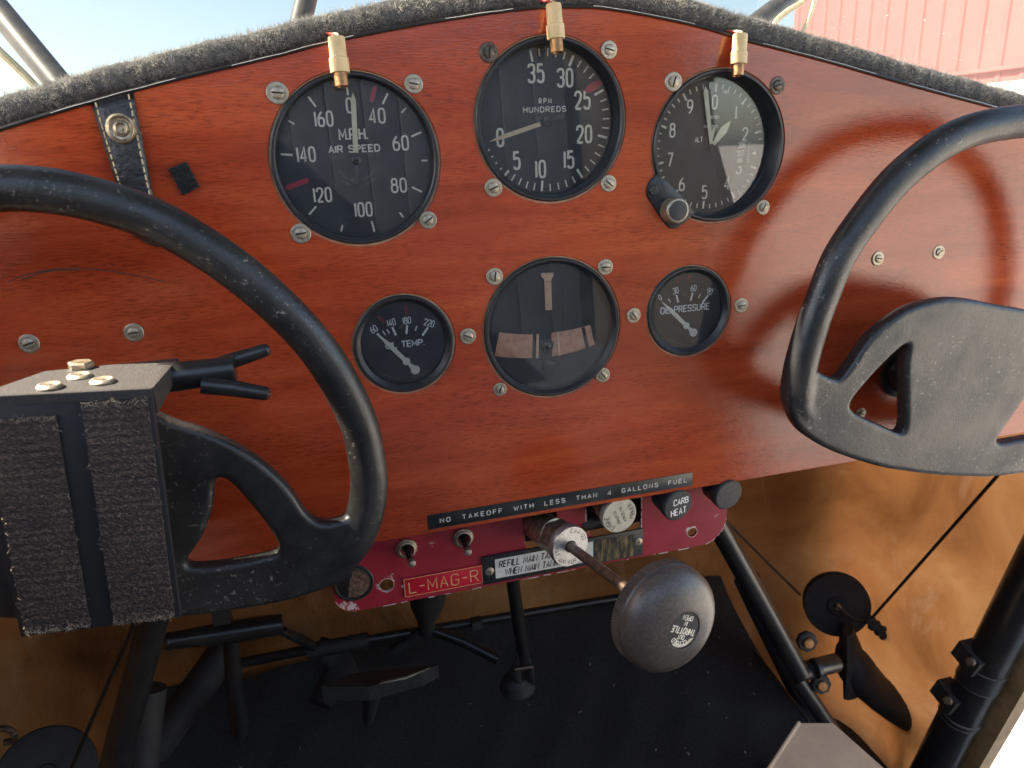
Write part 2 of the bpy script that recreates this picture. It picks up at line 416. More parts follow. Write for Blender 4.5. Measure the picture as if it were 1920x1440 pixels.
M['primer'] = pm('pale primer chips', (.58, .46, .42), .6, col2=(.46, .30, .28), scale=600)
M['mag_red'] = pm('bright red placard', (.52, .012, .030), .35, col2=(.42, .008, .022), scale=80)
M['gold_print'] = pm('engraved gold', (.66, .38, .17), .5, col2=(.52, .26, .10), scale=700)
M['tape'] = pm('black label tape', (.014, .016, .016), .28, col2=(.028, .034, .032), scale=70)
M['emboss'] = pm('embossed white', (.62, .59, .50), .6, col2=(.42, .39, .32), scale=900)
M['placard'] = pm('black placard', (.013, .014, .015), .4, col2=(.026, .026, .026), scale=200)
M['label_white'] = pm('paper label', (.62, .60, .55), .5, col2=(.50, .48, .43), scale=130)
M['ink'] = pm('black ink', (.015, .015, .016), .6)
def worn_gold():
    mt, nt, b = nodes('worn gold over black'); v = coords(nt, (420, 60, 420))
    c = ramp(nt, noise(nt, v, 1, 5, .7), [(.46, (.016, .015, .013)), (.62, (.20, .14, .06)), (.75, (.30, .23, .11))])
    nt.links.new(c, b.inputs['Base Color']); b.inputs['Roughness'].default_value = .45; return mt
M['worn_gold'] = worn_gold()
M['alu'] = pm('turned aluminium', (.50, .50, .49), .42, .9, col2=(.38, .38, .37), scale=700, bmp=.1)
M['alu_face'] = pm('stamped pale metal', (.64, .60, .48), .42, .55, col2=(.52, .48, .38), scale=300, bmp=.05)
M['steel_rod'] = pm('browned rod', (.24, .17, .12), .45, .7, col2=(.13, .085, .055), scale=240, bmp=.15)
M['throttle'] = pm('worn grey knob', (.055, .046, .039), .34, .0, col2=(.110, .090, .073), scale=700, bmp=.35, bscale=1400, lo=.42, hi=.72, bdist=.0003)
M['throttle'].node_tree.nodes['Principled BSDF'].inputs['Specular IOR Level'].default_value = .45
M['knob'] = pm('black knob', (.016, .017, .018), .5, col2=(.032, .033, .034), scale=140, bmp=.12)
M['tubeblack'] = pm('gloss black tube', (.010, .010, .011), .30, col2=(.020, .019, .018), scale=90, bmp=.08, bscale=300)
M['dullblack'] = pm('dull black', (.011, .011, .012), .7, col2=(.022, .021, .020), scale=60, bmp=.2)
M['grey_tube'] = pm('windscreen tube', (.060, .056, .050), .42, col2=(.095, .085, .070), scale=120, bmp=.1)
M['bracket'] = pm('bracket black powder', (.024, .022, .021), .55, col2=(.060, .052, .045), scale=900, bmp=.35, bscale=1300, lo=.5, hi=.8)
M['strip'] = pm('smooth black strip', (.017, .017, .018), .4)
def velcro():
    mt, nt, b = nodes('hook strip'); v = coords(nt)
    vo = nt.nodes.new('ShaderNodeTexVoronoi'); vo.inputs['Scale'].default_value = 1.0
    nt.links.new(coords(nt, (900, 1250, 900), (0, 0, R(12))), vo.inputs['Vector'])
    c = ramp(nt, vo.outputs['Distance'], [(.1, (.105, .072, .052)), (.6, (.024, .016, .013))])
    d = ramp(nt, noise(nt, v, 40, 4), [(.3, (.7,) * 3), (.7, (1.25,) * 3)])
    c = mix(nt, 1.0, c, d, 'MULTIPLY')
    wv_ = nt.nodes.new('ShaderNodeTexWave'); wv_.bands_direction = 'Y'; wv_.inputs['Scale'].default_value = 95; wv_.inputs['Distortion'].default_value = 2.2; wv_.inputs['Detail'].default_value = 3; wv_.inputs['Detail Scale'].default_value = 3
    nt.links.new(v, wv_.inputs['Vector']); c = mix(nt, 1.0, c, ramp(nt, wv_.outputs['Fac'], [(.2, (.62,) * 3), (.8, (1.2,) * 3)]), 'MULTIPLY')
    nt.links.new(c, b.inputs['Base Color']); b.inputs['Roughness'].default_value = .8
    inv = nt.nodes.new('ShaderNodeMath'); inv.operation = 'SUBTRACT'; inv.inputs[0].default_value = 1; nt.links.new(vo.outputs['Distance'], inv.inputs[1])
    bump(nt, b, inv.outputs[0], .8, .0012); return mt
M['velcro'] = velcro()
M['lint'] = pm('pale lint', (.34, .28, .20), .9)
M['loop'] = pm('black loop fabric', (.012, .013, .013), .95, col2=(.035, .036, .036), scale=1500, bmp=.8, bscale=1800)
M['leather'] = pm('black leather', (.014, .014, .015), .32, col2=(.030, .029, .028), scale=200, bmp=.55, bscale=420, bdist=.001)
M['thread'] = pm('tan thread', (.58, .47, .27), .7)
M['fleece'] = pm('charcoal fleece', (.045, .044, .044), .95, col2=(.12, .115, .105), scale=350, bmp=.8, bscale=900)
def fibre():
    mt, nt, b = nodes('fleece fibre')
    c = ramp(nt, noise(nt, coords(nt), 140, 5, .7), [(.35, (.14, .135, .13)), (.65, (.60, .56, .49))]); nt.links.new(c, b.inputs['Base Color']); b.inputs['Roughness'].default_value = .7
    tl = nt.nodes.new('ShaderNodeBsdfTranslucent'); nt.links.new(c, tl.inputs[0]); mx = nt.nodes.new('ShaderNodeMixShader'); mx.inputs[0].default_value = .45
    nt.links.new(b.outputs[0], mx.inputs[1]); nt.links.new(tl.outputs[0], mx.inputs[2]); nt.links.new(mx.outputs[0], nt.nodes['Material Output'].inputs[0]); return mt
M['fibre'] = fibre()
M['trim_white'] = pm('pale piping edge', (.62, .59, .54), .5)
M['trim_black'] = pm('black piping', (.012, .012, .013), .4)
def blanket():
    mt, nt, b = nodes('stained tan lining'); v = coords(nt)
    c = ramp(nt, noise(nt, v, 7, 6, .6, .6), [(.28, (.22, .085, .026)), (.5, (.43, .185, .062)), (.72, (.60, .31, .125))])
    st = ramp(nt, noise(nt, coords(nt, (14, 14, 5)), 1.0, 6, .7, 1.2), [(.56, (0, 0, 0)), (.75, (.5,) * 3)])
    c = mix(nt, st, c, (.60, .38, .22))
    nt.links.new(c, b.inputs['Base Color'])
    b.inputs['Roughness'].default_value = .75; b.inputs['Specular IOR Level'].default_value = .2
    add = nt.nodes.new('ShaderNodeMath'); add.operation = 'ADD'
    nt.links.new(noise(nt, v, 12, 4, .5, .5), add.inputs[0])
    sm = nt.nodes.new('ShaderNodeMath'); sm.operation = 'MULTIPLY'; sm.inputs[1].default_value = .06; nt.links.new(noise(nt, v, 300, 3), sm.inputs[0]); nt.links.new(sm.outputs[0], add.inputs[1])
    bump(nt, b, add.outputs[0], .7, .02)
    tl = nt.nodes.new('ShaderNodeBsdfTranslucent'); nt.links.new(c, tl.inputs[0]); mxs = nt.nodes.new('ShaderNodeMixShader'); mxs.inputs[0].default_value = .35
    nt.links.new(b.outputs[0], mxs.inputs[1]); nt.links.new(tl.outputs[0], mxs.inputs[2]); nt.links.new(mxs.outputs[0], nt.nodes['Material Output'].inputs[0]); return mt
M['blanket'] = blanket()
M['carpet'] = pm('black carpet', (.012, .012, .012), .95, col2=(.032, .031, .030), scale=500, bmp=.9, bscale=1100, bdist=.002)
M['beige'] = pm('beige metal', (.70, .49, .31), .7, col2=(.58, .41, .26), scale=30, bmp=.1)
M['sill'] = pm('varnished sill', (.30, .20, .095), .45, col2=(.18, .11, .05), scale=60, bmp=.3, bscale=120)
M['concrete'] = pm('concrete', (.52, .49, .45), .85, col2=(.38, .35, .32), scale=4, bmp=.3, bscale=60, bdist=.01)
M['hangar'] = pm('red metal cladding', (.38, .125, .115), .5, col2=(.34, .108, .100), scale=.6)
M['pale_panel'] = pm('pale panel', (.68, .68, .66), .6)
M['headliner'] = pm('cabin lining', (.05, .038, .028), .9, col2=(.035, .026, .019), scale=12)
M['seat'] = pm('blue grey upholstery', (.055, .064, .085), .7, col2=(.042, .05, .068), scale=40, bmp=.3)
def glass(name, tint=(1, 1, 1), ior=1.55, haze=0.0, rough=.0, hazecol=(.8, .8, .8)):
    mt = bpy.data.materials.new(name); mt.use_nodes = True; nt = mt.node_tree; nt.nodes.clear()
    out = nt.nodes.new('ShaderNodeOutputMaterial'); tr = nt.nodes.new('ShaderNodeBsdfTransparent'); tr.inputs[0].default_value = (*tint, 1)
    gl = nt.nodes.new('ShaderNodeBsdfGlossy'); gl.inputs['Roughness'].default_value = rough
    fr = nt.nodes.new('ShaderNodeFresnel'); fr.inputs['IOR'].default_value = ior
    mx = nt.nodes.new('ShaderNodeMixShader'); nt.links.new(fr.outputs[0], mx.inputs[0])
    base = tr.outputs[0]
    if haze:
        df = nt.nodes.new('ShaderNodeBsdfDiffuse'); df.inputs[0].default_value = (*hazecol, 1)
        m2 = nt.nodes.new('ShaderNodeMixShader'); nt.links.new(ramp(nt, noise(nt, coords(nt), 55, 6, .7, .6), [(.35, (haze * .4,) * 3), (.75, (haze * 2.6,) * 3)]), m2.inputs[0])
        nt.links.new(tr.outputs[0], m2.inputs[1]); nt.links.new(df.outputs[0], m2.inputs[2]); base = m2.outputs[0]
    nt.links.new(base, mx.inputs[1]); nt.links.new(gl.outputs[0], mx.inputs[2]); nt.links.new(mx.outputs[0], out.inputs[0])
    return mt
M['glass'] = glass('instrument glass', (.97, .98, .98), 1.42, .010, .01)
M['windscreen'] = glass('tinted windscreen', (.33, .345, .345), 1.2, .018)  # strong grey tint added to dim the bright view outside

# ================================================================== the place
# ---- ground outside, hangar
g = MB(); g.add([(-400000, -400000, -1400), (400000, -400000, -1400), (400000, 400000, -1400), (-400000, 400000, -1400)], [(0, 1, 2, 3)])
structure(part('ground', g, M['concrete'], smooth=0))
def hangar():
    t = thing('hangar', 'red ribbed metal hangar wall seen through the windscreen at right', 'hangar', (0, 0, 0))
    a = Vector((9700, 13600, 0)); b = Vector((10200, 5000, 0)); d = (b - a).normalized(); n = Vector((-d.y, d.x, 0))
    if n.x > 0: n = -n
    L = (b - a).length; sheet = MB(); z0, z1 = -1400, 5200
    rot = Matrix((d, n, Vector((0, 0, 1)))).transposed()
    sheet.box(a + d * L / 2 - n * 60 + Vector((0, 0, (z0 + z1) / 2)), (L, 100, z1 - z0), rot)
    part('wall_sheet', sheet, M['hangar'], t, smooth=0)
    rb = None
    k = 0; x = 120
    while x < L:
        if rb is None:
            mb = MB(); mb.add([(-55, 0, z0), (55, 0, z0), (30, 20, z0), (-30, 20, z0), (-55, 0, z1), (55, 0, z1), (30, 20, z1), (-30, 20, z1)],
                              [(0, 1, 5, 4), (1, 2, 6, 5), (2, 3, 7, 6), (3, 0, 4, 7)])
            rb = mb.mesh('rib', 0); rb.materials.append(M['hangar'])
        o = bpy.data.objects.new('rib', rb); o.matrix_world = Matrix.Translation((a + d * x - n * 9) * S) @ rot.to_4x4(); link(o, t); x += 380
    sm = MB(); sm.box(a + d * L / 2 + n * 50 + Vector((0, 0, 880)), (L, 60, 60), rot); part('trim_rail', sm, M['hangar'], t, smooth=0)
    dm = MB(); dm.box(a + d * (L - 4200) + n * 48 + Vector((0, 0, 330)), (1800, 50, 700), rot); part('pale_panel', dm, M['pale_panel'], t, smooth=0)
hangar()

# ---- floor, lining, cabin shell
FW = 290                                     # firewall distance ahead of the panel
fl = MB(); nx, ny = 90, 110
for j in range(ny + 1):
    for i in range(nx + 1):
        x = -330 + 625 * i / nx; y = -900 + (FW + 900 - 6) * j / ny
        z = -560 + 3 * math.sin(x * .02) * math.sin(y * .017) + 2.2 * math.sin(x * .035 + y * .05 + 2 * math.sin(y * .02)) + 1.4 * math.sin(x * .09 - y * .06)
        if y > 150: z += 60 * ((y - 150) / (FW - 150)) ** 2.4
        fl.v.append((x, y, z))
for j in range(ny):
    for i in range(nx):
        q = j * (nx + 1) + i; fl.f.append((q, q + 1, q + nx + 2, q + nx + 1))
structure(part('floor_carpet', fl, M['carpet']))
dbm = MB()
for k in range(90):
    x, y = random.uniform(-280, 280), random.uniform(-40, 230); q = Vector((x, y, -554 + (60 * max(0, (y - 150) / 140) ** 2.4))); g = random.uniform(0, PI); l_ = random.uniform(.8, 3)
    e = Vector((math.cos(g), math.sin(g), .2)) * l_; n_ = Vector((-math.sin(g), math.cos(g), .3)) * random.uniform(.3, .8); dbm.add([q - e, q - n_, q + e, q + n_], [(0, 1, 2, 3)])
o_ = part('carpet_debris', dbm, M['lint'], smooth=0); stuff(o_); o_['label'] = 'pale crumbs and lint scattered on the black carpet'; o_['category'] = 'debris'
bl = MB(); bl.box((0, -200, -735), (1000, 1500, 20)); structure(part('belly_floor', bl, M['dullblack'], smooth=0))
def lining():
    """tan lining: left side, rounded corner, firewall, rounded corner, right side up to the sloping door post"""
    path = [(-452, -260), (-452, 150)]
    for k in range(0, 10): a = k / 9 * PI / 2; path.append((-372 - 80 * math.cos(a), FW - 80 + 80 * math.sin(a)))
    for k in range(1, 20): path.append((-372 + 744 * k / 20, FW))
    for k in range(0, 10): a = k / 9 * PI / 2; path.append((372 + 80 * math.sin(a), FW - 80 + 80 * math.cos(a)))
    for y in (190, 160, 130, 100, 70, 40, 10, -20): path.append((452, y))
    mb = MB(); zs = [-735 + 735 * k / 30 for k in range(31)]
    for (x, y) in path:
        for z in zs:
            yy = y
            if x > 440:                                     # clipped by the sloping post
                ylim = 40 + (-402 - z) * (91 - 34) / 253.0
                yy = max(y, ylim)
            wob = 5 * math.sin(x * .021 + z * .013) + 4 * math.sin(z * .03 + y * .02)
            mb.v.append((x + (wob if abs(x) > 440 else 0), yy + (wob if abs(x) <= 372 else 0), z))
    nz = len(zs)
    for i in range(len(path) - 1):
        for k in range(nz - 1): q = i * nz + k; mb.f.append((q, q + nz, q + nz + 1, q + 1))
    structure(part('cabin_lining', mb, M['blanket'], smooth=60))
lining()
rf = MB(); rf.box((-40, -155, 345), (1120, 450, 20)); structure(part('cabin_roof', rf, M['headliner'], smooth=0))  # unseen roof, a short strip sized to keep sun off yokes and throttle
lw = MB(); lw.box((-474, -580, -400), (16, 1830, 690)); lw.box((-474, -1060, 140), (16, 880, 390)); structure(part('left_cabin_wall', lw, M['headliner'], smooth=0))  # unseen; full height aft to keep bright sky out of the varnish reflection
rw = MB(); rw.box((0, -1508, -200), (964, 16, 1080)); structure(part('rear_bulkhead', rw, M['headliner'], smooth=0))  # unseen, added to block the bright horizon mirrored in the panel
qw = [(-1500, -740), (-470, -740), (-520, -300), (-560, -140), (-640, -10), (-760, 335), (-1500, 335)]
rq = MB(); rq.add([(466, a, b) for a, b in qw] + [(482, a, b) for a, b in qw], [tuple(range(7)), tuple(reversed(range(7, 14)))] + [(k, (k + 1) % 7, 7 + (k + 1) % 7, 7 + k) for k in range(7)])
structure(part('right_cabin_wall', rq, M['headliner'], smooth=0))  # unseen; slanted front edge shaped for the altimeter glass reflection
fwl = MB(); fwl.box((0, FW + 22, -380), (964, 8, 740)); structure(part('firewall', fwl, M['dullblack'], smooth=0))
seat = thing('bench_seat', 'blue grey pleated bench seat facing the panel', 'seat', (0, -900, -560))
for k in range(12):
    x = -396 + 72 * k
    part('backrest_pleat', plate([[(-35.5, 0), (35.5, 0), (35.5, 640), (-35.5, 640)]], 60, 3.5, res=3), M['seat'], seat, (x, -250, 120), (R(100), 0, 0))
mb = MB(); mb.box((0, 20, 90), (870, 480, 120)); part('cushion', mb, M['seat'], seat)

# ---- windscreen and its tubes
ws = MB(); ws.add([(-980, 520, 0), (980, 520, 0), (980, 74, 340), (-980, 74, 340)], [(0, 1, 2, 3)])
wsc = tag(part('windscreen', ws, M['windscreen'], smooth=0), 'clear dusty windscreen above the glareshield', 'windscreen')
fk = MB()
def on_ws(px, py):
    ray = CX * ((px - 960) / FPX) + CY * ((py - 720) / FPX) + CZ
    n = Vector((0, 340, 446)).normalized(); p0 = Vector((0, 520, 0))
    return CAM + ray * ((p0 - CAM).dot(n) / ray.dot(n))
for (px, py, s_) in [(1583, 30, 4), (1663, 28, 5), (1677, 29, 3), (1733, 37, 5), (1563, 52, 4), (1574, 51, 3), (1586, 46, 2.5), (1607, 74, 4), (1768, 62, 3), (1780, 66, 2.5), (1800, 112, 3), (1788, 108, 2), (1711, 59, 2), (1548, 72, 2), (1670, 17, 2), (1560, 25, 2), (1620, 20, 2), (1850, 60, 2), (1700, 90, 2)]:
    p = on_ws(px, py); n = Vector((0, -340, -446)).normalized(); r_ = s_ * .16
    u = Vector((1, 0, 0)); v_ = n.cross(u); p = p + n * .4
    N = 7; o = len(fk.v)
    for k in range(N):
        a = 2 * PI * k / N; q = r_ * random.uniform(.6, 1.3); fk.v.append(tuple(p + u * q * 1.5 * math.cos(a) + v_ * q * math.sin(a)))
    fk.f.append(tuple(o + k for k in range(N)))
stuff(part('dust_flecks', fk, M['white_print'], wsc, smooth=0))
def frame_tube(name, label, a, b, r, ya=200, yb=200, ext=1.0, extb=.25):
    p = at(*a, y=ya); q = at(*b, y=yb); d = q - p
    mb = MB(); mb.cyl(p - d * ext, q + d * extb, r, n=20)
    return tag(part(name, mb, M['grey_tube']), label, 'frame tube')
frame_tube('windscreen_tube', 'grey windscreen frame tube leaning at the upper left corner', (0, 22), (105, 150), 8.6, 240, 200, 3.2, 1.2)
frame_tube('windscreen_tube', 'short grey windscreen frame tube behind the fleece edge at top centre left', (574, 0), (562, 50), 7.5, 215, 200, 8, 3)
frame_tube('windscreen_tube', 'dark grey windscreen frame tube beside the red hangar at top right', (1478, 0), (1418, 45), 9.0, 230, 200, 9, 2.5)
def wire(name, label, pxs, y, r, mt):
    P = [at(a, b, y=y) for a, b in pxs]; P = catmull(P, 5)
    return tag(part(name, MB().tube(P, r, 8), mt), label, 'wire')
wire('wire', 'cream wire running along the left windscreen tube', [(-70, 30), (0, 97), (50, 145), (100, 200)], 195, 2.6, M['wire_white'])
wire('wire', 'cream wire lying along the right windscreen tube', [(1530, -40), (1505, 2), (1478, 20), (1455, 40), (1445, 65)], 192, 2.4, M['wire_white'])
wire('wire', 'thin brown cream wire hanging before the red hangar', [(1530, -40), (1527, 0), (1518, 32), (1505, 60), (1490, 90)], 188, 2.0, M['wire_white'])

# ================================================================== the wooden panel
top_px = [(-260, 330), (-120, 280), (0, 240), (165, 190), (330, 146), (500, 106), (630, 73), (800, 40), (960, 16), (1060, 10), (1150, 15), (1300, 44), (1400, 73), (1550, 112), (1700, 155), (1860, 198), (1960, 224)]
top = [pp(a, b) for a, b in top_px]
top = [(p.x, p.y) for p in catmull([Vector((x, z, 0)) for x, z in top], 5)]
top = [(-452, top[0][1] - 45)] + top + [(448, top[-1][1] - 30)]
BOT = -227.8
outline = [(-452, BOT), (448, BOT)] + top[::-1]
DIAL = {'asi': (-102.27, -15.57), 'tach': (0, 0), 'alt': (99.26, -16.79), 'tb': (-2.02, -111.46), 'ot': (-86.84, -111.58), 'op': (83.83, -109.69)}
DR = {'asi': 41, 'tach': 41, 'alt': 41, 'tb': 40.3, 'ot': 27, 'op': 27}
holes = [circle(DIAL[k][0] + .15, DIAL[k][1] - .25, DR[k] + .95, 96) for k in DIAL]
panel = thing('instrument_panel', 'arched red brown varnished mahogany instrument board', 'instrument panel', (0, 0, 0), FACE)
part('board', plate([outline] + holes, 6.0, .4, 'board', 0), M['wood'], panel)
for k in DIAL:                                # bare ply showing round the cut-outs
    r_ = DR[k]
    mb = MB().ring([(r_ - .3, -5), (r_ + 1.3, -5), (r_ + 1.3, -.7), (r_ - .3, -.7)], 80, (DIAL[k][0] + .35, DIAL[k][1] - .45, 0))
    part('cutout_edge', mb, M['raw_wood'], panel)

# ---- slotted screws on cup washers
def screw_meshes(dark=False):
    wm = MB().ring([(1.8, .05), (4.6, .05), (4.9, .35), (4.6, .6), (3.6, .75), (2.6, .6), (1.8, .55)], 28)
    hd = MB(); hd.lathe([(2.75, .3), (2.8, .95), (2.4, 1.05), (0, 1.1)], 24)
    hw = .42
    for sg in (1, -1):
        a0 = math.asin(hw / 2.75); pts = []
        for k in range(13):
            a = a0 + (PI - 2 * a0) * k / 12; pts.append((2.75 * math.cos(a), sg * 2.75 * math.sin(a)))
        o = len(hd.v)
        for (x, y) in pts: hd.v.append((x, y, 1.0))
        for (x, y) in pts: hd.v.append((x * 1.0, y, 1.35))
        for (x, y) in pts: hd.v.append((x * .78, sg * hw + (y - sg * hw) * .80, 1.65))
        n = 13
        for r_ in (0, 1):
            for k in range(n):
                f = (o + r_ * n + k, o + r_ * n + (k + 1) % n, o + (r_ + 1) * n + (k + 1) % n, o + (r_ + 1) * n + k)
                hd.f.append(f if sg > 0 else f[::-1])
        f = tuple(o + 2 * n + k for k in range(n)); hd.f.append(f if sg > 0 else f[::-1])
    sl = MB().box((0, 0, 1.13), (5.2, .8, .06))
    a, b, c = wm.mesh('washer', 30), hd.mesh('screw', 40), sl.mesh('slot', 0)
    mt = M['nickel_dark'] if dark else M['nickel']
    a.materials.append(mt); b.materials.append(mt); c.materials.append(M['slot'])
    return a, b, c
SCR = {False: screw_meshes(), True: screw_meshes(True)}
def screw(parent, x, y, z=0, rot=0, dark=False, s=1.0):
    a, b, c = SCR[dark]
    o = bpy.data.objects.new('screw', b); o.location = (x * S, y * S, z * S); o.rotation_euler = (R(random.uniform(-3, 3)), R(random.uniform(-3, 3)), R(rot)); o.scale = (s * .94, s * .94, s * .94); link(o, parent)
    for nm, me in (('washer', a), ('slot', c)):
        q = bpy.data.objects.new(nm, me); link(q, o)
    return o
def scr(parent, base, px, py, rot, dark=False, s=1.0):
    x, z = pp(px, py, -1); return screw(parent, x - base[0], z - base[1], 0, rot, dark, s)
for (px, py, rot, s) in [(53, 645, 15, 1.0), (250, 624, 5, 1.0), (1648, 485, -10, 1.0), (1762, 473, 40, 1.0), (1616, 776, -20, .85), (878, 631, -25, 1.0)]:
    scr(panel, (0, 0), px, py, rot, s=s)
# dark scratch arcs, worn into the varnish
mb = MB(); mb.ribbon(catmull([Vector((*pp(a, b), 0)) for a, b in [(15, 528), (60, 512), (120, 503), (180, 505), (240, 514), (310, 528)]], 6), .45, .03); mb.ribbon(catmull([Vector((*pp(a, b), 0)) for a, b in [(40, 524), (90, 509), (150, 506)]], 6), .5, .05)
part('scratch', mb, M['slot'], panel, smooth=0)

# ================================================================== instruments
def dial_base(name, label, key, depth_g, depth_d, rim='bezel', flare=1.2, rg=None):
    x, z = DIAL[key]; r_ = DR[key]; rg = rg or r_ - 3.2
    t = thing(name, label, 'gauge', (x, 0, z), FACE)
    part('bezel', MB().ring([(r_, -9), (r_, flare * .5), (r_ - .6, flare), (r_ - 1.7, flare), (r_ - 2.3, flare - .6), (rg, -depth_g), (rg - .4, -depth_g - .3), (rg - .4, -depth_d - 1), (r_ - .2, -depth_d - 1)], 112), M[rim], t)
    df = part('dial_face', MB().lathe([(rg - .2, -depth_d - .8), (rg - .2, -depth_d), (0, -depth_d)], 96), M['dial'], t)
    part('glass', MB().lathe([(rg - .05, -depth_g), (0, -depth_g + .001)], 96), M['glass'], t, smooth=0)
    return t, df, -depth_d
def ticks(df, lst, z, name='tick_marks', mt='print'):
    mb = MB()
    for (a, r0, r1, wd) in lst: mb.ribbon([polar(a, r0), polar(a, r1)], wd, z + .06)
    return part(name, mb, M[mt], df, smooth=0)
def numeral(df, s, x, y, h, z, fx=.62, wd=None, gap=1.9, mt='print', rot=0, name='numeral'):
    return part(name, text(s, h, x, y, fx, gap, wd or h * .125, z + .06, rot), M[mt], df, smooth=0)
def needle(t, pts, z, th, mt, name='needle'):
    return part(name, plate([pts], th, .08, 'needle'), M[mt], t, (0, 0, z))
def dirpts(a, prof):
    """outline about a direction: (along, half width)"""
    d = Vector((math.sin(R(a)), math.cos(R(a)))); n = Vector((d.y, -d.x))
    return [tuple(d * l + n * h) for l, h in prof] + [tuple(d * l - n * h) for l, h in reversed(prof)]

# ---- airspeed
t, df, z = dial_base('airspeed_indicator', 'large black airspeed dial marked M.P.H. at the left of the top row', 'asi', 3.6, 5.0, rg=38.2)
ticks(df, [(a, 30.6, 36.2, .95) for a in (358.5, 31, 70, 118, 171, 226, 277, 327)] + [(a, 33, 36.2, .85) for a in (48.5, 92.5, 144, 198, 303)], z)
for s, a in (('40', 31), ('60', 72), ('80', 123), ('100', 177), ('120', 229), ('140', 279), ('160', 326)):
    x_, y_ = polar(a, 24.2); numeral(df, s, x_, y_, 6.6, z, .66 if len(s) < 3 else .6, .95, 2.2)
numeral(df, '0', -.6, 25.9, 6.6, z, .6, .95)
part('lettering', text('M.P.H.', 5.0, -.2, 12.5, .8, 1.5, .92, z + .06), M['print'], df, smooth=0)
mb = text('AIR SPEED', 3.1, -.3, 5.6, width=25, gap=1.6, wd=.68, z=z + .06); part('lettering', mb, M['print'], df, smooth=0)
mb = text('CANADA', 2.2, -9.0, 2.1, .62, 1.3, .2, z + .06); text('BAA-20', 2.2, 9, 2.6, .62, 1.3, .2, z + .06, mb=mb)
text_arc('CANADIAN AIRCRAFT INSTRUMENTS', 1.4, 9.8, 180, 0, 0, .66, 1.5, .17, z + .06, True, mb); text_arc('LEASIDE  ACC LTD  ONTARIO', 1.4, 12.3, 180, 0, 0, .66, 1.5, .15, z + .06, True, mb)
part('fine_print', mb, M['print_dim'], df, smooth=0)
def dash(a, r0, r1, wd):
    d = Vector(polar(a, 1)); n = Vector((d.y, -d.x)); P = []
    for k in range(9): g = PI * k / 8; P.append(tuple(d * (r1 - wd / 2 + wd / 2 * math.sin(g)) + n * wd / 2 * math.cos(g)))
    for k in range(9): g = PI * k / 8; P.append(tuple(d * (r0 + wd / 2 - wd / 2 * math.sin(g)) - n * wd / 2 * math.cos(g)))
    return P
part('red_mark', plate([dash(20.5, 29.0, 37.2, 2.3)], .12, 0), M['redpaint'], df, (0, 0, z + .2))
part('red_mark', plate([dash(251.5, 25.4, 37.6, 2.5)], .12, 0), M['redpaint'], df, (0, 0, z + .2))
needle(t, dirpts(3.0, [(31.5, .12), (28.3, 1.25), (3.6, 1.28)]), z + 1.1, .35, 'lume')
needle(t, dirpts(184, [(0, 1.0), (10.5, 1.0), (11.8, 2.4), (13.2, .3)]), z + .9, .35, 'bezel', 'needle_tail')
part('hub', MB().lathe([(2.3, 0), (2.3, 1.5), (1.6, 1.9), (.6, 1.9), (.5, 1.5), (0, 1.5)], 24), M['bezel'], t, (0, 0, z))
B = DIAL['asi']
for q in [(520, 174, -5, 0, 1.12), (776, 157, -12, 0, 1), (803, 413, 35, 0, 1), (564, 438, 5, 0, 1.08)]: scr(t, B, q[0], q[1], q[2], bool(q[3]), q[4])

# ---- tachometer
t, df, z = dial_base('tachometer', 'large black tachometer dial marked RPM HUNDREDS at top centre', 'tach', 6.0, 8.6, rg=37.6)
keys = [(0, 254.3), (5, 222.5), (10, 186), (15, 146), (20, 105), (25, 65), (30, 26), (35, -13)]
L = []
for i in range(7):
    a0, a1 = keys[i][1], keys[i + 1][1]
    for k in range(5):
        a = a0 + (a1 - a0) * k / 5
        if k == 0 and i: L.append((a, 30.4, 36, 1.25) if i > 1 else (a, 32.6, 36, 1.1))
        elif i == 0 and k: L.append((a, 34.4, 35.6, .8))
        elif k: L.append((a, 32.2 if i > 0 else 34, 36, .75))
L.append((-13, 30.4, 36, 1.25))
ticks(df, L, z)
for s, x_, y_ in (('35', -5.2, 24), ('30', 10.9, 21.6), ('25', 20.6, 10.3), ('20', 21.4, -7.0), ('15', 12.4, -19.9), ('10', -4.0, -24.2), ('5', -17.4, -19.2), ('0', -26, -7.2)):
    numeral(df, s, x_, y_, 8.5, z, .56, 1.25, 2.3)
part('lettering', text('RPM', 2.4, -.5, 10.4, .8, 4.2, .5, z + .06), M['print'], df, smooth=0)
part('lettering', text('HUNDREDS', 2.5, -.8, 6.2, width=23.6, gap=2.4, wd=.52, z=z + .06), M['print'], df, smooth=0)
P = []
for k in range(20):
    g = 2 * PI * k / 20; P.append((26.9 + 5.4 * math.cos(g) * math.cos(R(26)) - 2.1 * math.sin(g) * math.sin(R(26)), 17.0 + 5.4 * math.cos(g) * math.sin(R(26)) + 2.1 * math.sin(g) * math.cos(R(26))))
part('red_mark', plate([P], .12, 0), M['redpaint'], df, (0, 0, z + .2))
needle(t, dirpts(254.4, [(33.2, .15), (26, 1.15), (4.0, 1.15)]), z + 1.2, .35, 'lume_tan')
needle(t, dirpts(76, [(0, 1.0), (6.5, 1.2), (9.5, 1.9)]), z + 1.0, .35, 'bezel', 'needle_tail')
part('hub', MB().lathe([(2.6, 0), (2.6, 1.6), (1.8, 2.0), (.7, 2.0), (.6, 1.5), (0, 1.5)], 24), M['bezel'], t, (0, 0, z))
for (x_, y_) in ((-16.5, -.4), (14.6, 1.4)):
    part('dial_screw', MB().ring([(.5, 0), (1.8, 0), (1.8, .35), (.5, .3)], 18), M['bezel_worn'], df, (x_, y_, z))
B = DIAL['tach']
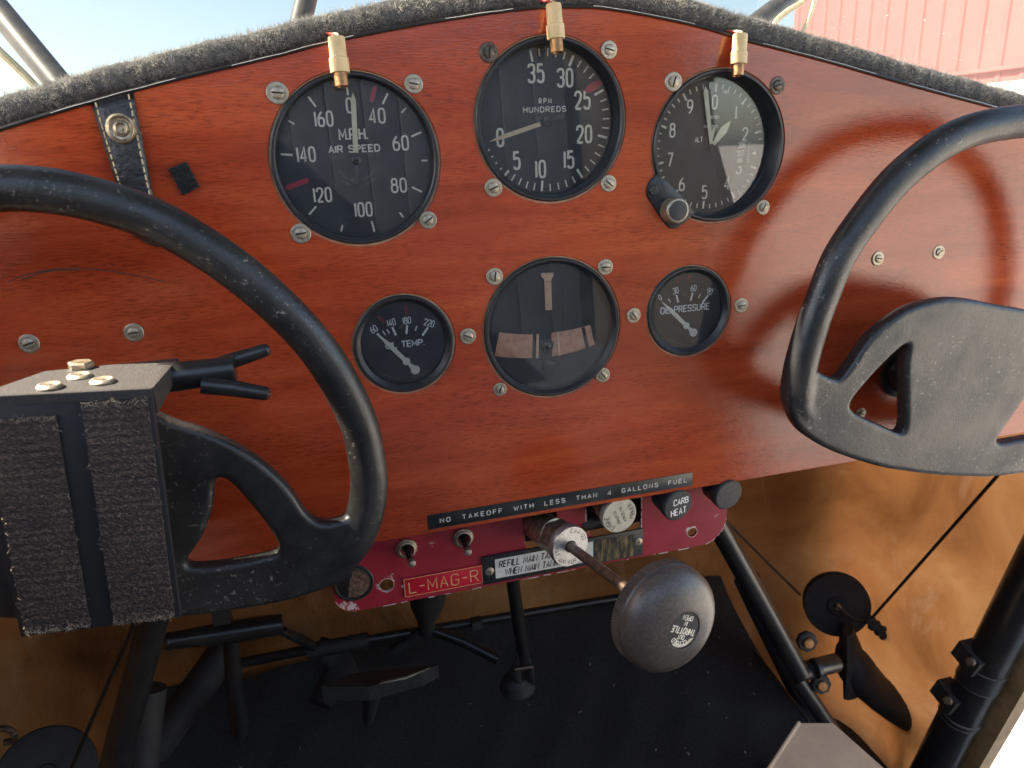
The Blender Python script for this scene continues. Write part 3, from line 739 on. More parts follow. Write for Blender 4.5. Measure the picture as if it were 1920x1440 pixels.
for q in [(917, 98, 88, 1, 1.05), (1143, 93, -15, 0, 1.0), (926, 352, 20, 0, 1.05), (1142, 344, -40, 0, 1)]: scr(t, B, q[0], q[1], q[2], bool(q[3]), q[4])

# ---- altimeter
t, df, z = dial_base('altimeter', 'black altimeter dial with setting knob at the right of the top row', 'alt', 7.2, 10.6, rg=37.2, flare=1.6)
L = []
for k in range(50):
    a = 4.6 + 7.2 * k
    if k % 5 == 0: L.append((a, 30, 34.4, 1.2))
    else: L.append((a, 31.8, 34.4, .72))
L = [q for q in L if not (88 < q[0] < 106)]
ticks(df, L, z)
for k, rr in enumerate([24.6, 24.6, 23.6, 23, 24, 25, 26, 25.6, 26, 26]):
    x_, y_ = polar(5 + 36 * k + (-3 if k == 2 else 8 if k == 3 else 0), rr)
    numeral(df, str(k), x_, y_, 7.0, z, .62, .95)
mb = text('ALT', 2.5, -7.2, 4.6, .8, 1.4, .5, z + .06, anchor='c'); text('FEET', 1.5, 9.2, 29.6, .75, 1.5, .3, z + .06, R(-14), mb)
text('1000 FEET', 1.5, 1.6, 16.4, .75, 1.4, .3, z + .06, R(-4), mb); text('10000 FEET', 1.5, .2, 11.4, .75, 1.4, .3, z + .06, R(-4), mb)
part('lettering', mb, M['print'], df, smooth=0)
kw = plate([[(17.2, -10.4), (26, -12.4), (30, -9), (31, -1), (29.6, 3.4), (17.6, 2.4)]], .1, 0)
part('pressure_window', kw, M['ink'], df, (0, 0, z + .12))
mb = text('306', 3.0, 20.8, .6, .62, 1.5, .38, z + .2, R(4)); text('307', 3.0, 20.2, -4.0, .62, 1.5, .38, z + .2, R(4), mb); text('300', 2.2, 19.8, -8.0, .62, 1.5, .3, z + .2, R(4), mb)
for k in range(10): mb.ribbon([(24.8, 1.6 - k * 1.15), (26.2 + (.9 if k % 5 == 0 else 0), 1.4 - k * 1.2)], .25, z + .2)
part('numeral', mb, M['print'], df, smooth=0)
part('index_mark', plate([[(27.6, -4.2), (30.6, -3.0), (30.6, -5.4)]], .1, 0), M['print'], df, (0, 0, z + .3))
needle(t, dirpts(350.6, [(33, .2), (30.5, 1.5), (16, 1.25), (1.0, .9)]), z + 2.2, .3, 'lume', 'hundreds_needle')
needle(t, dirpts(40.5, [(18.8, .15), (12.5, 2.4), (5, 1.5), (1, .9)]), z + 1.4, .3, 'lume', 'thousands_needle')
needle(t, dirpts(10, [(11, .3), (10, .9), (1, .6)]), z + .8, .3, 'lume', 'ten_thousands_needle')
part('hub', MB().lathe([(2.0, 0), (2.0, 2.4), (1.3, 2.7), (0, 2.7)], 24), M['bezel'], t, (0, 0, z))
# flange with the setting knob
fl_ = [(-38, -12), (-42.6, -16), (-44.8, -20.5), (-44.2, -25), (-41, -29), (-37.6, -34.5), (-33.5, -39.5), (-29.5, -43.4), (-26.4, -43.2), (-22.5, -41.4), (-17.5, -38.4), (-14, -34)]
part('knob_flange', plate([chaikin(fl_, 1, True)], 2.6, .6, 'knob_flange'), M['bezel'], t, (0, 0, 1.5))
kn = part('setting_knob', MB().lathe([(6.4, 0), (6.4, .6), (6.7, 1), (6.7, 9), (6.3, 9.6), (5.6, 9.8), (5.3, 9.3), (0, 9.2)], 96, mod=lambda r, h, k: r + (.22 if (k % 2 and 1 <= h <= 9) else 0)), M['nickel'], t, (-30.2, -32.6, 1.2))
part('knob_face', MB().lathe([(5.4, 0), (5.3, .35), (4.6, .5), (0, .5)], 40), M['knob'], kn, (0, 0, 9.1))
part('flange_screw', MB().lathe([(2.9, 0), (2.9, .5), (2.5, .8), (0, .8)], 24), M['bezel_worn'], t, (-40.6, -21.4, 1.5))
part('flange_screw_slot', MB().box((0, 0, .05), (.7, 4.8, .1)), M['ink'], t, (-40.6, -21.4, 2.3))
B = DIAL['alt']
for q in [(1264, 153, 75, 0, 1.1), (1459, 160, 10, 1, 1.05), (1432, 389, 60, 0, .95)]: scr(t, B, q[0], q[1], q[2], bool(q[3]), q[4])

# ---- turn and bank
t, df, z = dial_base('turn_and_bank_indicator', 'round turn and bank instrument with tan needle and curved ball tube, below the tachometer', 'tb', 1.4, 5.0, rim='bezel_worn', rg=37.0)
nd = [(-5.0, 31.6), (2.2, 31.2), (2.2, 29.4), (1.0, 27.6), (.9, 26.2), (.9, 10), (-3.1, 10.1), (-3.2, 26.4), (-3.4, 27.8), (-5.0, 29.8)]
needle(t, nd, z + 1.6, .5, 'salmon_light', 'turn_needle')
part('needle_joint', MB().box((-1.1, 26.3, z + 1.68), (4.1, .22, .1)), M['slot'], t, smooth=0)
def tube_arc(x0, x1, hw=7.0, n=14):
    """curved inclinometer band between two stations"""
    zc = lambda x: -10.6 + .0042 * (x + 2) ** 2 + .012 * (x + 2) * 0
    up = []; dn = []
    for k in range(n + 1):
        x = x0 + (x1 - x0) * k / n; sl = .0084 * (x + 2); nn = Vector((-sl, 1)).normalized(); h_ = hw - .0012 * max(0, x) ** 2
        up.append((x + nn.x * h_, zc(x) + nn.y * h_)); dn.append((x - nn.x * h_, zc(x) - nn.y * h_))
    return up + dn[::-1]
part('ball_tube_lume', plate([tube_arc(-32.2, -11.2)], .5, .1), M['salmon'], t, (0, 0, z + .9))
part('ball_tube_lume', plate([tube_arc(.4, 25.8)], .5, .1), M['salmon'], t, (0, 0, z + .9))
for (x0, x1) in ((-9.2, -7.6), (3.6, 5.2)):
    part('tube_marker', plate([tube_arc(x0, x1, 7.2, 3)], .7, .15), M['salmon_light'], t, (0, 0, z + 1.6))
part('tube_marker', plate([tube_arc(20.2, 22.0, 6.8, 3)], .7, .15), M['ink'], t, (0, 0, z + 1.6))
part('slip_ball', MB().lathe([(0, -3.2), (2.2, -2.6), (3.9, -1.2), (4.3, 0), (3.9, 1.2), (2.2, 2.6), (0, 3.2)], 28), M['bezel'], t, (-2.6, -10.6, z + 3 - 2.2))
part('tube_cup', MB().lathe([(4.6, 0), (4.4, .8), (3.2, 1.3), (0, 1.4)], 28), M['bezel'], t, (-1.2, -24.5, z))
for x_ in (-14.4, 8.2, 28):
    part('face_seam', MB().box((x_, 2, z + .05), (.5, 58 if x_ < 20 else 34, .1), Matrix.Rotation(R(-1), 3, 'Z')), M['ink'], df, smooth=0)  # dark lines drawn on the dial for seat pleats reflected in the glass
B = DIAL['tb']
for q in [(928, 519, 82, 0, 1.05), (1136, 501, -5, 0, 1), (1131, 704, -50, 0, 1), (938, 731, 70, 0, .88)]: scr(t, B, q[0], q[1], q[2], bool(q[3]), q[4])

# ---- oil gauges
def small_gauge(name, label, key, nums, tk, word, ww, wx, wy, wh, hub, tip, tail, reds):
    t, df, z = dial_base(name, label, key, 1.2, 2.6, rg=23.2, flare=1.0)
    mb = MB()
    for (a, b, wd) in tk: mb.ribbon([a, b], wd, z + .06)
    part('tick_marks', mb, M['white_print'], df, smooth=0)
    for s, x_, y_, rt in nums: numeral(df, s, x_, y_, 3.5, z, .6, .45, 1.7, 'white_print', R(rt))
    part('lettering', text(word, wh, wx, wy, width=ww, gap=1.4, wd=.66, z=z + .06), M['white_print'], df, smooth=0)
    for (x_, y_, a, ln) in reds:
        d = Vector((math.sin(R(a)), math.cos(R(a)))) * ln / 2; n = Vector((d.y, -d.x)).normalized() * 1.0
        c = Vector((x_, y_)); P = [c - d * 1 - n * .5, c - n, c + d - n * .9, c + d + n * .9, c + n, c - d + n * .5]
        part('red_mark', plate([[tuple(q) for q in P]], .1, 0), M['redfaint'], df, (0, 0, z + .2))
    h = Vector(hub); tp = Vector(tip); tl = Vector(tail); d = (tp - h).normalized(); n = Vector((-d.y, d.x))
    P = [tp + n * .25, h + (tp - h) * .82 + n * .7, h + (tp - h) * .68 + n * 1.25, h + n * 1.15 + d * 1.6]
    for k in range(7): g = R(20 + 140 * k / 6); P.append(h + d * 2.1 * math.cos(g) + n * 2.1 * math.sin(g))
    e = (tl - h).length
    for k in range(13): g = R(35 + 290 * k / 12); P.append(h - d * e + d * 2.55 * math.cos(g) + n * 2.55 * math.sin(g))
    for k in range(7): g = R(200 + 140 * k / 6); P.append(h + d * 2.1 * math.cos(g) + n * 2.1 * math.sin(g))
    P += [h - n * 1.15 + d * 1.6, h + (tp - h) * .68 - n * 1.25, h + (tp - h) * .82 - n * .7, tp - n * .25]
    needle(t, [tuple(q) for q in P], z + .9, .4, 'needle_white')
    part('hub', MB().lathe([(1.3, 0), (1.2, .3), (0, .35)], 20), M['needle_white'], t, (h.x, h.y, z + .9))
    mb = MB(); text_arc('STEWART WARNER', 1.0, 20.4, 203, 0, 0, .8, 1.5, .16, z + .06, True, mb); text_arc('MADE IN U S A', 1.0, 20.4, 158, 0, 0, .8, 1.5, .16, z + .06, True, mb)
    part('fine_print', mb, M['print_dim'], df, smooth=0)
    part('dial_screw', MB().lathe([(.95, 0), (.95, .2), (.6, .35), (0, .35)], 14), M['nickel_dark'], df, (-.6 if key == 'ot' else -1.6, 9.2 if key == 'ot' else 9.9, z))
    return t, df, z
G['V'] = [('l', [(0, 6), (2, 0), (4, 6)])]
small_gauge('oil_temperature_gauge', 'small round black OIL TEMP gauge at lower left of centre', 'ot',
    [('60', -15.3, 9.4, 28), ('140', -5.6, 12.2, 8), ('180', 2.8, 12.4, 2), ('220', 14.8, 9.8, -22)],
    [((-13.8, 6.9), (-11.4, 3.8), 1.1), ((-10.8, 8.0), (-9.4, 5.6), .6), ((-8.4, 8.6), (-7.2, 6.2), .6), ((-5.4, 9.6), (-3.8, 4.8), 1.1), ((2.7, 9.8), (1.9, 4.9), 1.1), ((7.9, 8.9), (6.9, 6.3), .6), ((13.9, 7.4), (10.5, 3.2), 1.1)],
    'OIL TEMP.', 20.6, .6, -.5, 3.2, (.5, -10.2), (-13.0, 6.0), (4.8, -15.8), [(-10.8, 14.4, -40, 5), (2.7, 17.8, 3, 6)])
tt, _, _ = small_gauge('oil_pressure_gauge', 'small round black OIL PRESSURE gauge at lower right of centre', 'op',
    [('0', -18.0, 9.6, 30), ('30', -7.9, 12.8, 10), ('60', 3.9, 13.3, -3), ('90', 14.8, 10.4, -22)],
    [((-12.6, 8.4), (-11.0, 6.0), .6), ((-7.3, 10.2), (-6.0, 5.6), 1.1), ((3.5, 10.6), (2.2, 5.8), 1.1), ((8.6, 9.4), (7.4, 6.9), .6), ((13.9, 8.2), (10.2, 3.9), 1.1)],
    'OIL PRESSURE', 32.2, -1.2, 1.4, 3.7, (-.3, -9.2), (-17.0, 7.0), (4.6, -13.9), [(-7.0, 18.4, -8, 4.5), (.6, 20.2, 10, 3.8)])
B = DIAL['op']
for q in [(1189, 592, -55, 0, 1), (1391, 573, 5, 0, 1)]: scr(tt, B, q[0], q[1], q[2], bool(q[3]), q[4])

# ================================================================== post lights above the dials
def post_light(label, a, b, y0, y1):
    """a: pixel where the plug meets the fleece; b: pixel of the lamp tip"""
    p = at(*a, y=y0); q = at(*b, y=y1); L = (q - p).length; ax = (q - p).normalized()
    t = thing('panel_light', label, 'panel light', p, ax.to_track_quat('Z', 'Y').to_euler(), 'cream plug lights over the top dials')
    part('plug_body', MB().lathe([(3.7, -1), (3.9, 0), (3.9, L * .38), (3.6, L * .40)], 28), M['cream'], t)
    part('plug_collar', MB().lathe([(4.1, L * .385), (4.5, L * .41), (4.5, L * .68), (4.3, L * .71), (3.4, L * .715)], 28), M['cream'], t)
    lb = part('lamp_tube', MB().ring([(2.2, L * .70), (3.2, L * .70), (3.2, L), (2.6, L + .15), (2.2, L * .97)], 24), M['brass'], t)
    part('lamp_lens', MB().lathe([(2.1, L * .9), (2.0, L * .96), (0, L * .97)], 16), M['slot'], lb)
    for k, (dx, mt) in enumerate(((-1.3, 'wire_red'), (1.0, 'wire_white'))):
        bk_ = ax.to_track_quat('Z', 'Y').to_matrix().inverted() @ Vector((-.35, 1, .15))
        P = catmull([Vector((dx, 0, 1)), Vector((dx, 0, -1.6)), Vector((dx, 0, -2.4)) + bk_ * 2.5, Vector((dx, 0, -2.6)) + bk_ * 10], 4)
        part('wire', MB().tube(P, .55, 8), M[mt], t)
    return t
post_light('cream plug light with brass tip hanging over the airspeed dial', (631, 74), (641, 162), -6, -8)
post_light('cream plug light with brass tip hanging over the tachometer', (1038, 12), (1045, 98), -6, -8)
post_light('cream plug light with brass tip hanging over the altimeter', (1388, 68), (1383, 142), -6, -8)

# ================================================================== fleece covered glareshield edge
roll = thing('glareshield_edge', 'fuzzy charcoal fleece roll along the top of the wooden panel', 'padding', (0, 0, 0))
cen = []
for (x, z) in top: cen.append(Vector((x, 7.0, z + 6.0)))
part('fleece_roll', MB().tube(cen, [6.3 + .7 * math.sin(i * 1.7) * math.sin(i * .6) for i in range(len(cen))], 18), M['fleece'], roll)
dk = MB(); n_ = len(top)
for (x, z) in top: dk.v += [(x, 8, z + 10), (x * 1.02, 280, z + 2), (x * 1.04, 520, z - 40)]
for i in range(n_ - 1):
    for k in range(2): q = i * 3 + k; dk.f.append((q, q + 1, q + 4, q + 3))
part('glareshield_deck', dk, M['fleece'], roll)
part('piping', MB().tube([Vector((x, -1.0, z - .6)) for x, z in top], .95, 8), M['trim_black'], roll)
def bits(x0, x1):
    return [Vector((x, -1.85, z - .45 + .12 * math.sin(x * .3))) for x, z in top if x0 <= x <= x1]
for (a, b) in ((-240, -178), (-158, -92), (-60, -14), (22, 84), (118, 206), (212, 300)):
    P = bits(a, b)
    if len(P) > 2: part('pale_edge', MB().tube(catmull(P, 3), .15, 6), M['trim_white'], roll)
def fuzz():
    xs = np.array([[c.x, c.y, c.z] for c in cen]); seg = np.linalg.norm(np.diff(xs, axis=0), axis=1); cum = np.r_[0, np.cumsum(seg)]
    N = 95000; u = rng.uniform(0, cum[-1], N); idx = np.clip(np.searchsorted(cum, u) - 1, 0, len(seg) - 1); t_ = (u - cum[idx]) / seg[idx]
    p = xs[idx] * (1 - t_)[:, None] + xs[idx + 1] * t_[:, None]
    tg = (xs[idx + 1] - xs[idx]) / seg[idx][:, None]
    up = np.cross(np.array([0, -1.0, 0])[None], tg); up /= np.linalg.norm(up, axis=1)[:, None]; up[up[:, 2] < 0] *= -1
    fy = np.array([0, -1.0, 0]); an = rng.uniform(-1.3, 2.35, N)   # from the back over the top to the lower front
    nr = up * np.cos(an)[:, None] + fy[None] * np.sin(an)[:, None]
    clump = rng.normal(0, .5, (400, 3))[(u / cum[-1] * 399).astype(int)]
    d = nr + rng.normal(0, .55, (N, 3)) + clump * 1.0; d /= np.linalg.norm(d, axis=1)[:, None]
    ln = rng.uniform(.8, 3.0, N)[:, None]; wd = rng.uniform(.045, .10, N)[:, None]
    sd_ = np.cross(d, rng.normal(0, 1, (N, 3))); sd_ /= np.linalg.norm(sd_, axis=1)[:, None]
    b0 = p + nr * 5.8; cv = rng.normal(0, .9, (N, 3))
    m1 = b0 + d * ln * .5 + cv * .3; e = b0 + d * ln + cv
    V = np.stack([b0 - sd_ * wd, b0 + sd_ * wd, m1 - sd_ * wd * .8, m1 + sd_ * wd * .8, e], 1).reshape(-1, 3) * S
    me = bpy.data.meshes.new('fibres'); o = np.arange(N)[:, None] * 5
    F = np.concatenate([o + np.array([[0, 1, 3]]), o + np.array([[0, 3, 2]]), o + np.array([[2, 3, 4]])], 0)
    me.from_pydata(V.tolist(), [], F.tolist()); me.update()
    return stuff(part('fibres', me, M['fibre'], roll))
fuzz()

# ================================================================== leather strap, loop patch
st = thing('leather_strap', 'black leather strap with pale stitching and a metal snap, at upper left of the panel', 'strap', (0, 0, 0), FACE)
a0, a1 = Vector(pp(168, 192, -3)), Vector(pp(248, 172, -3)); b0, b1 = Vector(pp(238, 396, -3)), Vector(pp(320, 396, -3))
c0, c1 = Vector(pp(249, 444, -3)), Vector(pp(306, 455, -3))
mb = MB(); rows = 14
for j in range(rows + 1):
    t_ = j / rows; l = a0.lerp(b0, t_) if t_ < .86 else b0.lerp(c0, 0) ; 
    l = a0.lerp(c0, t_); r_ = a1.lerp(c1, t_)
    h = 2.2 + 1.6 * math.sin(t_ * PI) - .5
    for k in range(7):
        q = l.lerp(r_, k / 6); e = .35 * (1 - abs(k - 3) / 3) ; mb.v.append((q.x, q.y, h + e - (0.9 if k in (0, 6) else 0)))
for j in range(rows):
    for k in range(6): q = j * 7 + k; mb.f.append((q, q + 7, q + 8, q + 1))
sb = part('strap_body', mb, M['leather'], st, smooth=60)
so = sb.modifiers.new('thick', 'SOLIDIFY'); so.thickness = .0018; so.offset = -1
for side in (.11, .89):
    mb = MB(); n_ = 19
    for k in range(n_):
        t0, t1 = (k + .15) / n_, (k + .8) / n_
        P = []
        for t_ in (t0, (t0 + t1) / 2, t1):
            q = a0.lerp(c0, t_).lerp(a1.lerp(c1, t_), side); h = 2.2 + 1.6 * math.sin(t_ * PI) - .5; P.append((q.x, q.y, h + .12))
        mb.tube(P, .34, 6)
    part('stitching', mb, M['thread'], st)
sx = pp(226, 241, -5); sn = part('snap_stud', MB().lathe([(6.3, 0), (6.5, .8), (6.2, 1.5), (5.5, 1.8), (4.9, 1.4), (4.6, .7), (3.6, .6), (3.2, 1.3), (2.6, 1.5), (2.1, 1.1), (1.9, .4), (1.0, .3), (.9, .9), (0, .9)], 48), M['brass_dark'], st, (sx[0], sx[1], 3.3))
part('strap_tip', plate([chaikin([(c0.x - .5, c0.y + 3), (c1.x + 1.5, c1.y + 2.5), (c1.x, c1.y - 1.5), (c1.x - 3, c1.y - 2.6), (c0.x + 1.5, c0.y - .8)], 2, True)], 1.6, .4), M['leather'], st, (0, 0, 1.9))
pq = [pp(316, 317, -1), pp(349, 303, -1), pp(375, 350, -1), pp(343, 367, -1)]
vp = part('loop_patch', plate([pq], 1.6, .3, 'loop_patch'), M['loop'], None); vp.rotation_euler = FACE; vp.location = (0, -.0017, 0)
tag(vp, 'small black fuzzy hook and loop square stuck beside the leather strap', 'patch')
fz = MB(); 
for k in range(700):
    u_, v_ = random.random(), random.random(); q = (Vector(pq[0]).lerp(Vector(pq[1]), u_)).lerp(Vector(pq[3]).lerp(Vector(pq[2]), u_), v_)
    e = Vector((random.gauss(0, .7), random.gauss(0, .7), random.uniform(.3, 1.3))); s_ = Vector((random.gauss(0, .1), random.gauss(0, .1), 0))
    b_ = Vector((q.x, q.y, 0)); fz.add([b_ - s_, b_ + s_, b_ + e], [(0, 1, 2)])
stuff(part('loop_fibres', fz, M['loop'], vp, smooth=0))

# ================================================================== embossed tape
tp = thing('label_tape', 'long black embossed tape reading NO TAKEOFF WITH LESS THAN 4 GALLONS FUEL', 'label', (4, 0, -220.4), FACE)
part('tape_strip', plate([[(-86.2, -4.6), (86.2, -4.6), (86.2, 4.6), (-86.2, 4.6)]], .5, .1), M['tape'], tp, (0, 0, .55))
part('lettering', text('NO  TAKEOFF  WITH  LESS  THAN  4  GALLONS  FUEL', 2.7, 1.5, 0, width=161, gap=3.4, wd=.55, z=.64), M['emboss'], tp, smooth=0)

# ================================================================== lower red switch panel (set back behind the board)
YR = 24.0
def lp(px, py, y=YR): p = at(px, py, y=y); return (p.x, p.z)
BL = lp(660, 1143); LE = lp(620, 1080); RE = lp(1363, 965); BRt = lp(1300, 1030); ZB = (BL[1] + BRt[1]) / 2
XL, XR = LE[0], RE[0]; TOPZ = -205
n1 = (lp(981, 985)[0], lp(1044, 970)[0]); n2 = (lp(1097, 955)[0], lp(1203, 943)[0]); NB = lp(1100, 1005)[1] - 4
def corner(cx, cz, r_, a0, a1, n=10): return [(cx + r_ * math.cos(R(a0 + (a1 - a0) * k / n)), cz + r_ * math.sin(R(a0 + (a1 - a0) * k / n))) for k in range(n + 1)]
out = corner(XL + 14, ZB + 14, 14, 180, 270) + corner(XR - 20, ZB + 20, 20, 270, 360) + [(XR, TOPZ - 12), (XR - 12, TOPZ), (n2[1], TOPZ), (n2[1], NB + 2), (n2[1] - 2, NB), (n2[0] + 5, NB), (n2[0] + 1.5, NB + 10), (n2[0], TOPZ), (n1[1], TOPZ), (n1[1], NB), (n1[0] + 2, NB), (n1[0] + .5, NB + 12), (n1[0] - 1.5, TOPZ), (XL, TOPZ)]
h1, h2 = lp(725, 1097), lp(1298, 998); tg1, tg2 = lp(762, 1028), lp(868, 1008); capc = lp(663, 1092)
red = thing('switch_panel', 'chipped dark red lower switch panel beneath the wooden board', 'switch panel', (0, YR, 0), FACE)
M['maroon'] = maroon('chipped dark red', [(h1[0], h1[1], 3, 10, .62), (h2[0] - 1.5, h2[1] + 1, 2.5, 7, .62), ((tg1[0] + tg2[0]) / 2, tg1[1], 0, 5, .5), (capc[0], capc[1], 11, 15, .35), (XL + 8, ZB + 6, 2, 12, .5), (h2[0] + 16, h2[1] + 9, 0, 7, .42), (lp(755, 1100)[0], lp(755, 1100)[1], 0, 7, .48)])
part('panel_plate', plate([out, circle(*h1, 4.6, 36), circle(*h2, 3.6, 36), circle(*tg1, 3.2, 24), circle(*tg2, 3.2, 24)], 2.4, .4, 'panel_plate', 0), M['maroon'], red)
# bare edge: little chips along the bottom rim
mb = MB(); xx = XL + 14
while xx < XR - 18:
    l_ = random.uniform(1, 9); g = random.uniform(.5, 8)
    if random.random() < .45: mb.box((xx + l_ / 2, ZB + .12 + random.uniform(0, .15), -1.0 + .9), (l_, random.uniform(.25, .6), 1.0), Matrix.Rotation(R(random.uniform(-2, 2)), 3, 'Z'))
    xx += l_ + g
for (cx_, cz_, r_, a0, a1) in ((XL + 14, ZB + 14, 13.8, 200, 262), (XR - 20, ZB + 20, 19.9, 282, 355)):
    a = a0
    while a < a1:
        da = random.uniform(3, 14); mb.tube([Vector((cx_ + r_ * math.cos(R(a + da * k / 4)), cz_ + r_ * math.sin(R(a + da * k / 4)), -.35)) for k in range(5)], random.uniform(.3, .55), 6); a += da + random.uniform(1, 7)
for (nx_, sg) in ((n2[1], 1), (n2[0] + .6, -1)):
    zz = TOPZ - 18
    while zz > NB + 1: l_ = random.uniform(2, 6); mb.box((nx_ + sg * .1, zz - l_ / 2, -.3), (random.uniform(.4, .9), l_, .8)); zz -= l_ + random.uniform(.3, 3)
part('edge_chips', mb, M['primer'], red, smooth=0)
for hc, r_ in ((h1, 4.6), (h2, 3.6)): part('hole_rim', MB().ring([(r_ - .05, .02), (r_ + .35, .02), (r_ + .3, .2), (r_ - .05, .2)], 32), M['primer'], red, (hc[0], hc[1], 0))

def toggle(label, c, tip):
    t = thing('toggle_switch', label, 'switch', (c[0], YR, c[1]), FACE, 'bat handle toggle switches')
    part('mounting_nut', MB().ring([(4.2, 0), (6.6, 0), (6.8, .6), (6.4, 1.3), (5.6, 1.6), (5.4, 2.8), (4.6, 3.1), (4.2, 2.6)], 40), M['nickel'], t)
    part('switch_barrel', MB().lathe([(4.3, -6), (4.3, -.5), (0, -.5)], 24), M['ink'], t)
    q = at(*tip, y=YR - 17); d = Vector((q.x - c[0], q.z - c[1], 17))
    P = [d * k for k in (-.1, .2, .5, .8, .93, 1.0, 1.04)]
    lv = part('bat_lever', MB().tube(P[:4], [1.5, 1.6, 1.9, 2.1], 16), M['tubeblack'], t)
    part('lever_tip', MB().tube(P[3:], [2.15, 2.5, 2.2, .9], 16), M['nickel'], lv)
toggle('left of the two toggle switches on the dark red panel', tg1, (773, 1058))
toggle('right of the two toggle switches, above the L-MAG-R placard', tg2, (878, 1037))

cp = thing('round_cap', 'round black cap with a peeled sticker at the left end of the red panel', 'cap', (capc[0], YR, capc[1]), FACE)
part('cap_rim', MB().ring([(10.2, 0), (12.2, 0), (12.4, 1.4), (11.9, 2.0), (10.9, 2.0), (10.4, 1.4)], 56), M['bezel'], cp)
part('cap_face', MB().lathe([(10.6, .2), (10.6, 1.5), (9.8, 1.9), (0, 2.1)], 48), M['placard'], cp)
P = [(-1, 9.3), (3, 8.8), (7.4, 5.8), (9.3, 1), (8.4, -4.2), (5, -8), (0, -9.4), (-4.2, -8.4), (-3.2, -5), (-3.8, -2.4), (-2.2, 1.2), (-1.8, 4.4), (-.4, 6.2)]
part('sticker_residue', plate([P], .2, 0), pm('peeled sticker', (.05, .028, .018), .6, col2=(.20, .11, .07), scale=330, bmp=.9, bscale=330), cp, (0, 0, 2.3))

ma = [lp(755, 1085), lp(903, 1057), lp(906, 1092), lp(759, 1118)]; mc = (sum(p[0] for p in ma) / 4, sum(p[1] for p in ma) / 4)
mw = (ma[1][0] - ma[0][0] + ma[2][0] - ma[3][0]) / 2; mh = (ma[0][1] - ma[3][1] + ma[1][1] - ma[2][1]) / 2
mg = thing('magneto_placard', 'bright red engraved placard reading L-MAG-R', 'placard', (mc[0], YR, mc[1]), FACE)
part('placard_plate', plate([[(-mw / 2, -mh / 2), (mw / 2, -mh / 2), (mw / 2, mh / 2), (-mw / 2, mh / 2)]], 1.2, .3), M['mag_red'], mg, (0, 0, 1.25))
mb = text('L-MAG-R', 8.0, 0, -.2, width=mw * .87, gap=1.9, wd=.75, z=1.31)
for a, b in (((-1, 1), (1, 1)), ((1, 1), (1, -1)), ((1, -1), (-1, -1)), ((-1, -1), (-1, 1))): mb.ribbon([(a[0] * (mw / 2 - .45), a[1] * (mh / 2 - .45)), (b[0] * (mw / 2 - .45), b[1] * (mh / 2 - .45))], .4, 1.31)
part('lettering', mb, M['gold_print'], mg, smooth=0)

pa = [lp(903, 1045, YR - 1), lp(1205, 990, YR - 1), lp(1208, 1035, YR - 1), lp(907, 1100, YR - 1)]
px0, px1 = pa[0][0], pa[1][0]; pz1 = (pa[0][1] + pa[1][1]) / 2; pz0 = (pa[2][1] + pa[3][1]) / 2; pc = ((px0 + px1) / 2, (pz0 + pz1) / 2); pw, ph = px1 - px0, pz1 - pz0
pl = thing('fuel_placard', 'black placard strip with a white refill main tank label, behind the throttle', 'placard', (pc[0], YR, pc[1]), FACE)
part('placard_plate', plate([[(-pw / 2, -ph / 2), (pw / 2, -ph / 2), (pw / 2, ph / 2), (-pw / 2, ph / 2)]], 1.6, .4), M['placard'], pl, (0, 0, 1.9))
la = lp(928, 1052, YR - 2)[0] - pc[0]; lb_ = lp(1112, 1020, YR - 2)[0] - pc[0]
lw_ = lb_ - la; lm = (la + lb_) / 2
lo = part('paper_label', plate([[(la, -ph / 2 + 3.4), (lb_, -ph / 2 + 3.0), (lb_, ph / 2 - 2.6), (la, ph / 2 - 3.0)]], .2, 0), M['label_white'], pl, (0, 0, 2.1))
mb = text('REFILL MAIN TANK', 4.6, la + 2.5, 3.2, .48, 1.7, .78, .05, 0, None, 39.5, .16, 'l'); text('WHEN MAIN TANK', 4.6, la + 6.2, -3.3, .48, 1.7, .78, .05, 0, mb, 36.5, .16, 'l')
part('lettering', mb, M['ink'], lo, smooth=0)
wa = lb_ + 1.5; wb = pw / 2 - 7.5
part('worn_lettering', plate([[(wa, -ph / 2 + .7), (wb, -ph / 2 + 1), (wb + 1, ph / 2 - 3), (wa, ph / 2 - 2)]], .15, 0), M['worn_gold'], pl, (0, 0, 2.07))
for (x_, y_) in ((-pw / 2 + 4.6, -.6), (pw / 2 - 3.6, 1.0)):
    s_ = part('placard_screw', MB().lathe([(2.9, 0), (2.9, .5), (2.2, .9), (0, .95)], 24), M['nickel'], pl, (x_, y_, 1.9))
    part('recess', MB().box((0, 0, .97), (1.7, .5, .1)).box((0, 0, .975), (.5, 1.7, .1)), M['slot'], s_, smooth=0)

# ---- bracket plate widened so the notches look black, the throttle fitting and primer barrel
bx = thing('control_bracket', 'black bracket block behind the notches of the red panel', 'bracket', (0, YR + 14, 0), FACE)
part('bracket_plate', MB().box((36, -234, -4), (190, 68, 6)), M['dullblack'], bx, smooth=0)

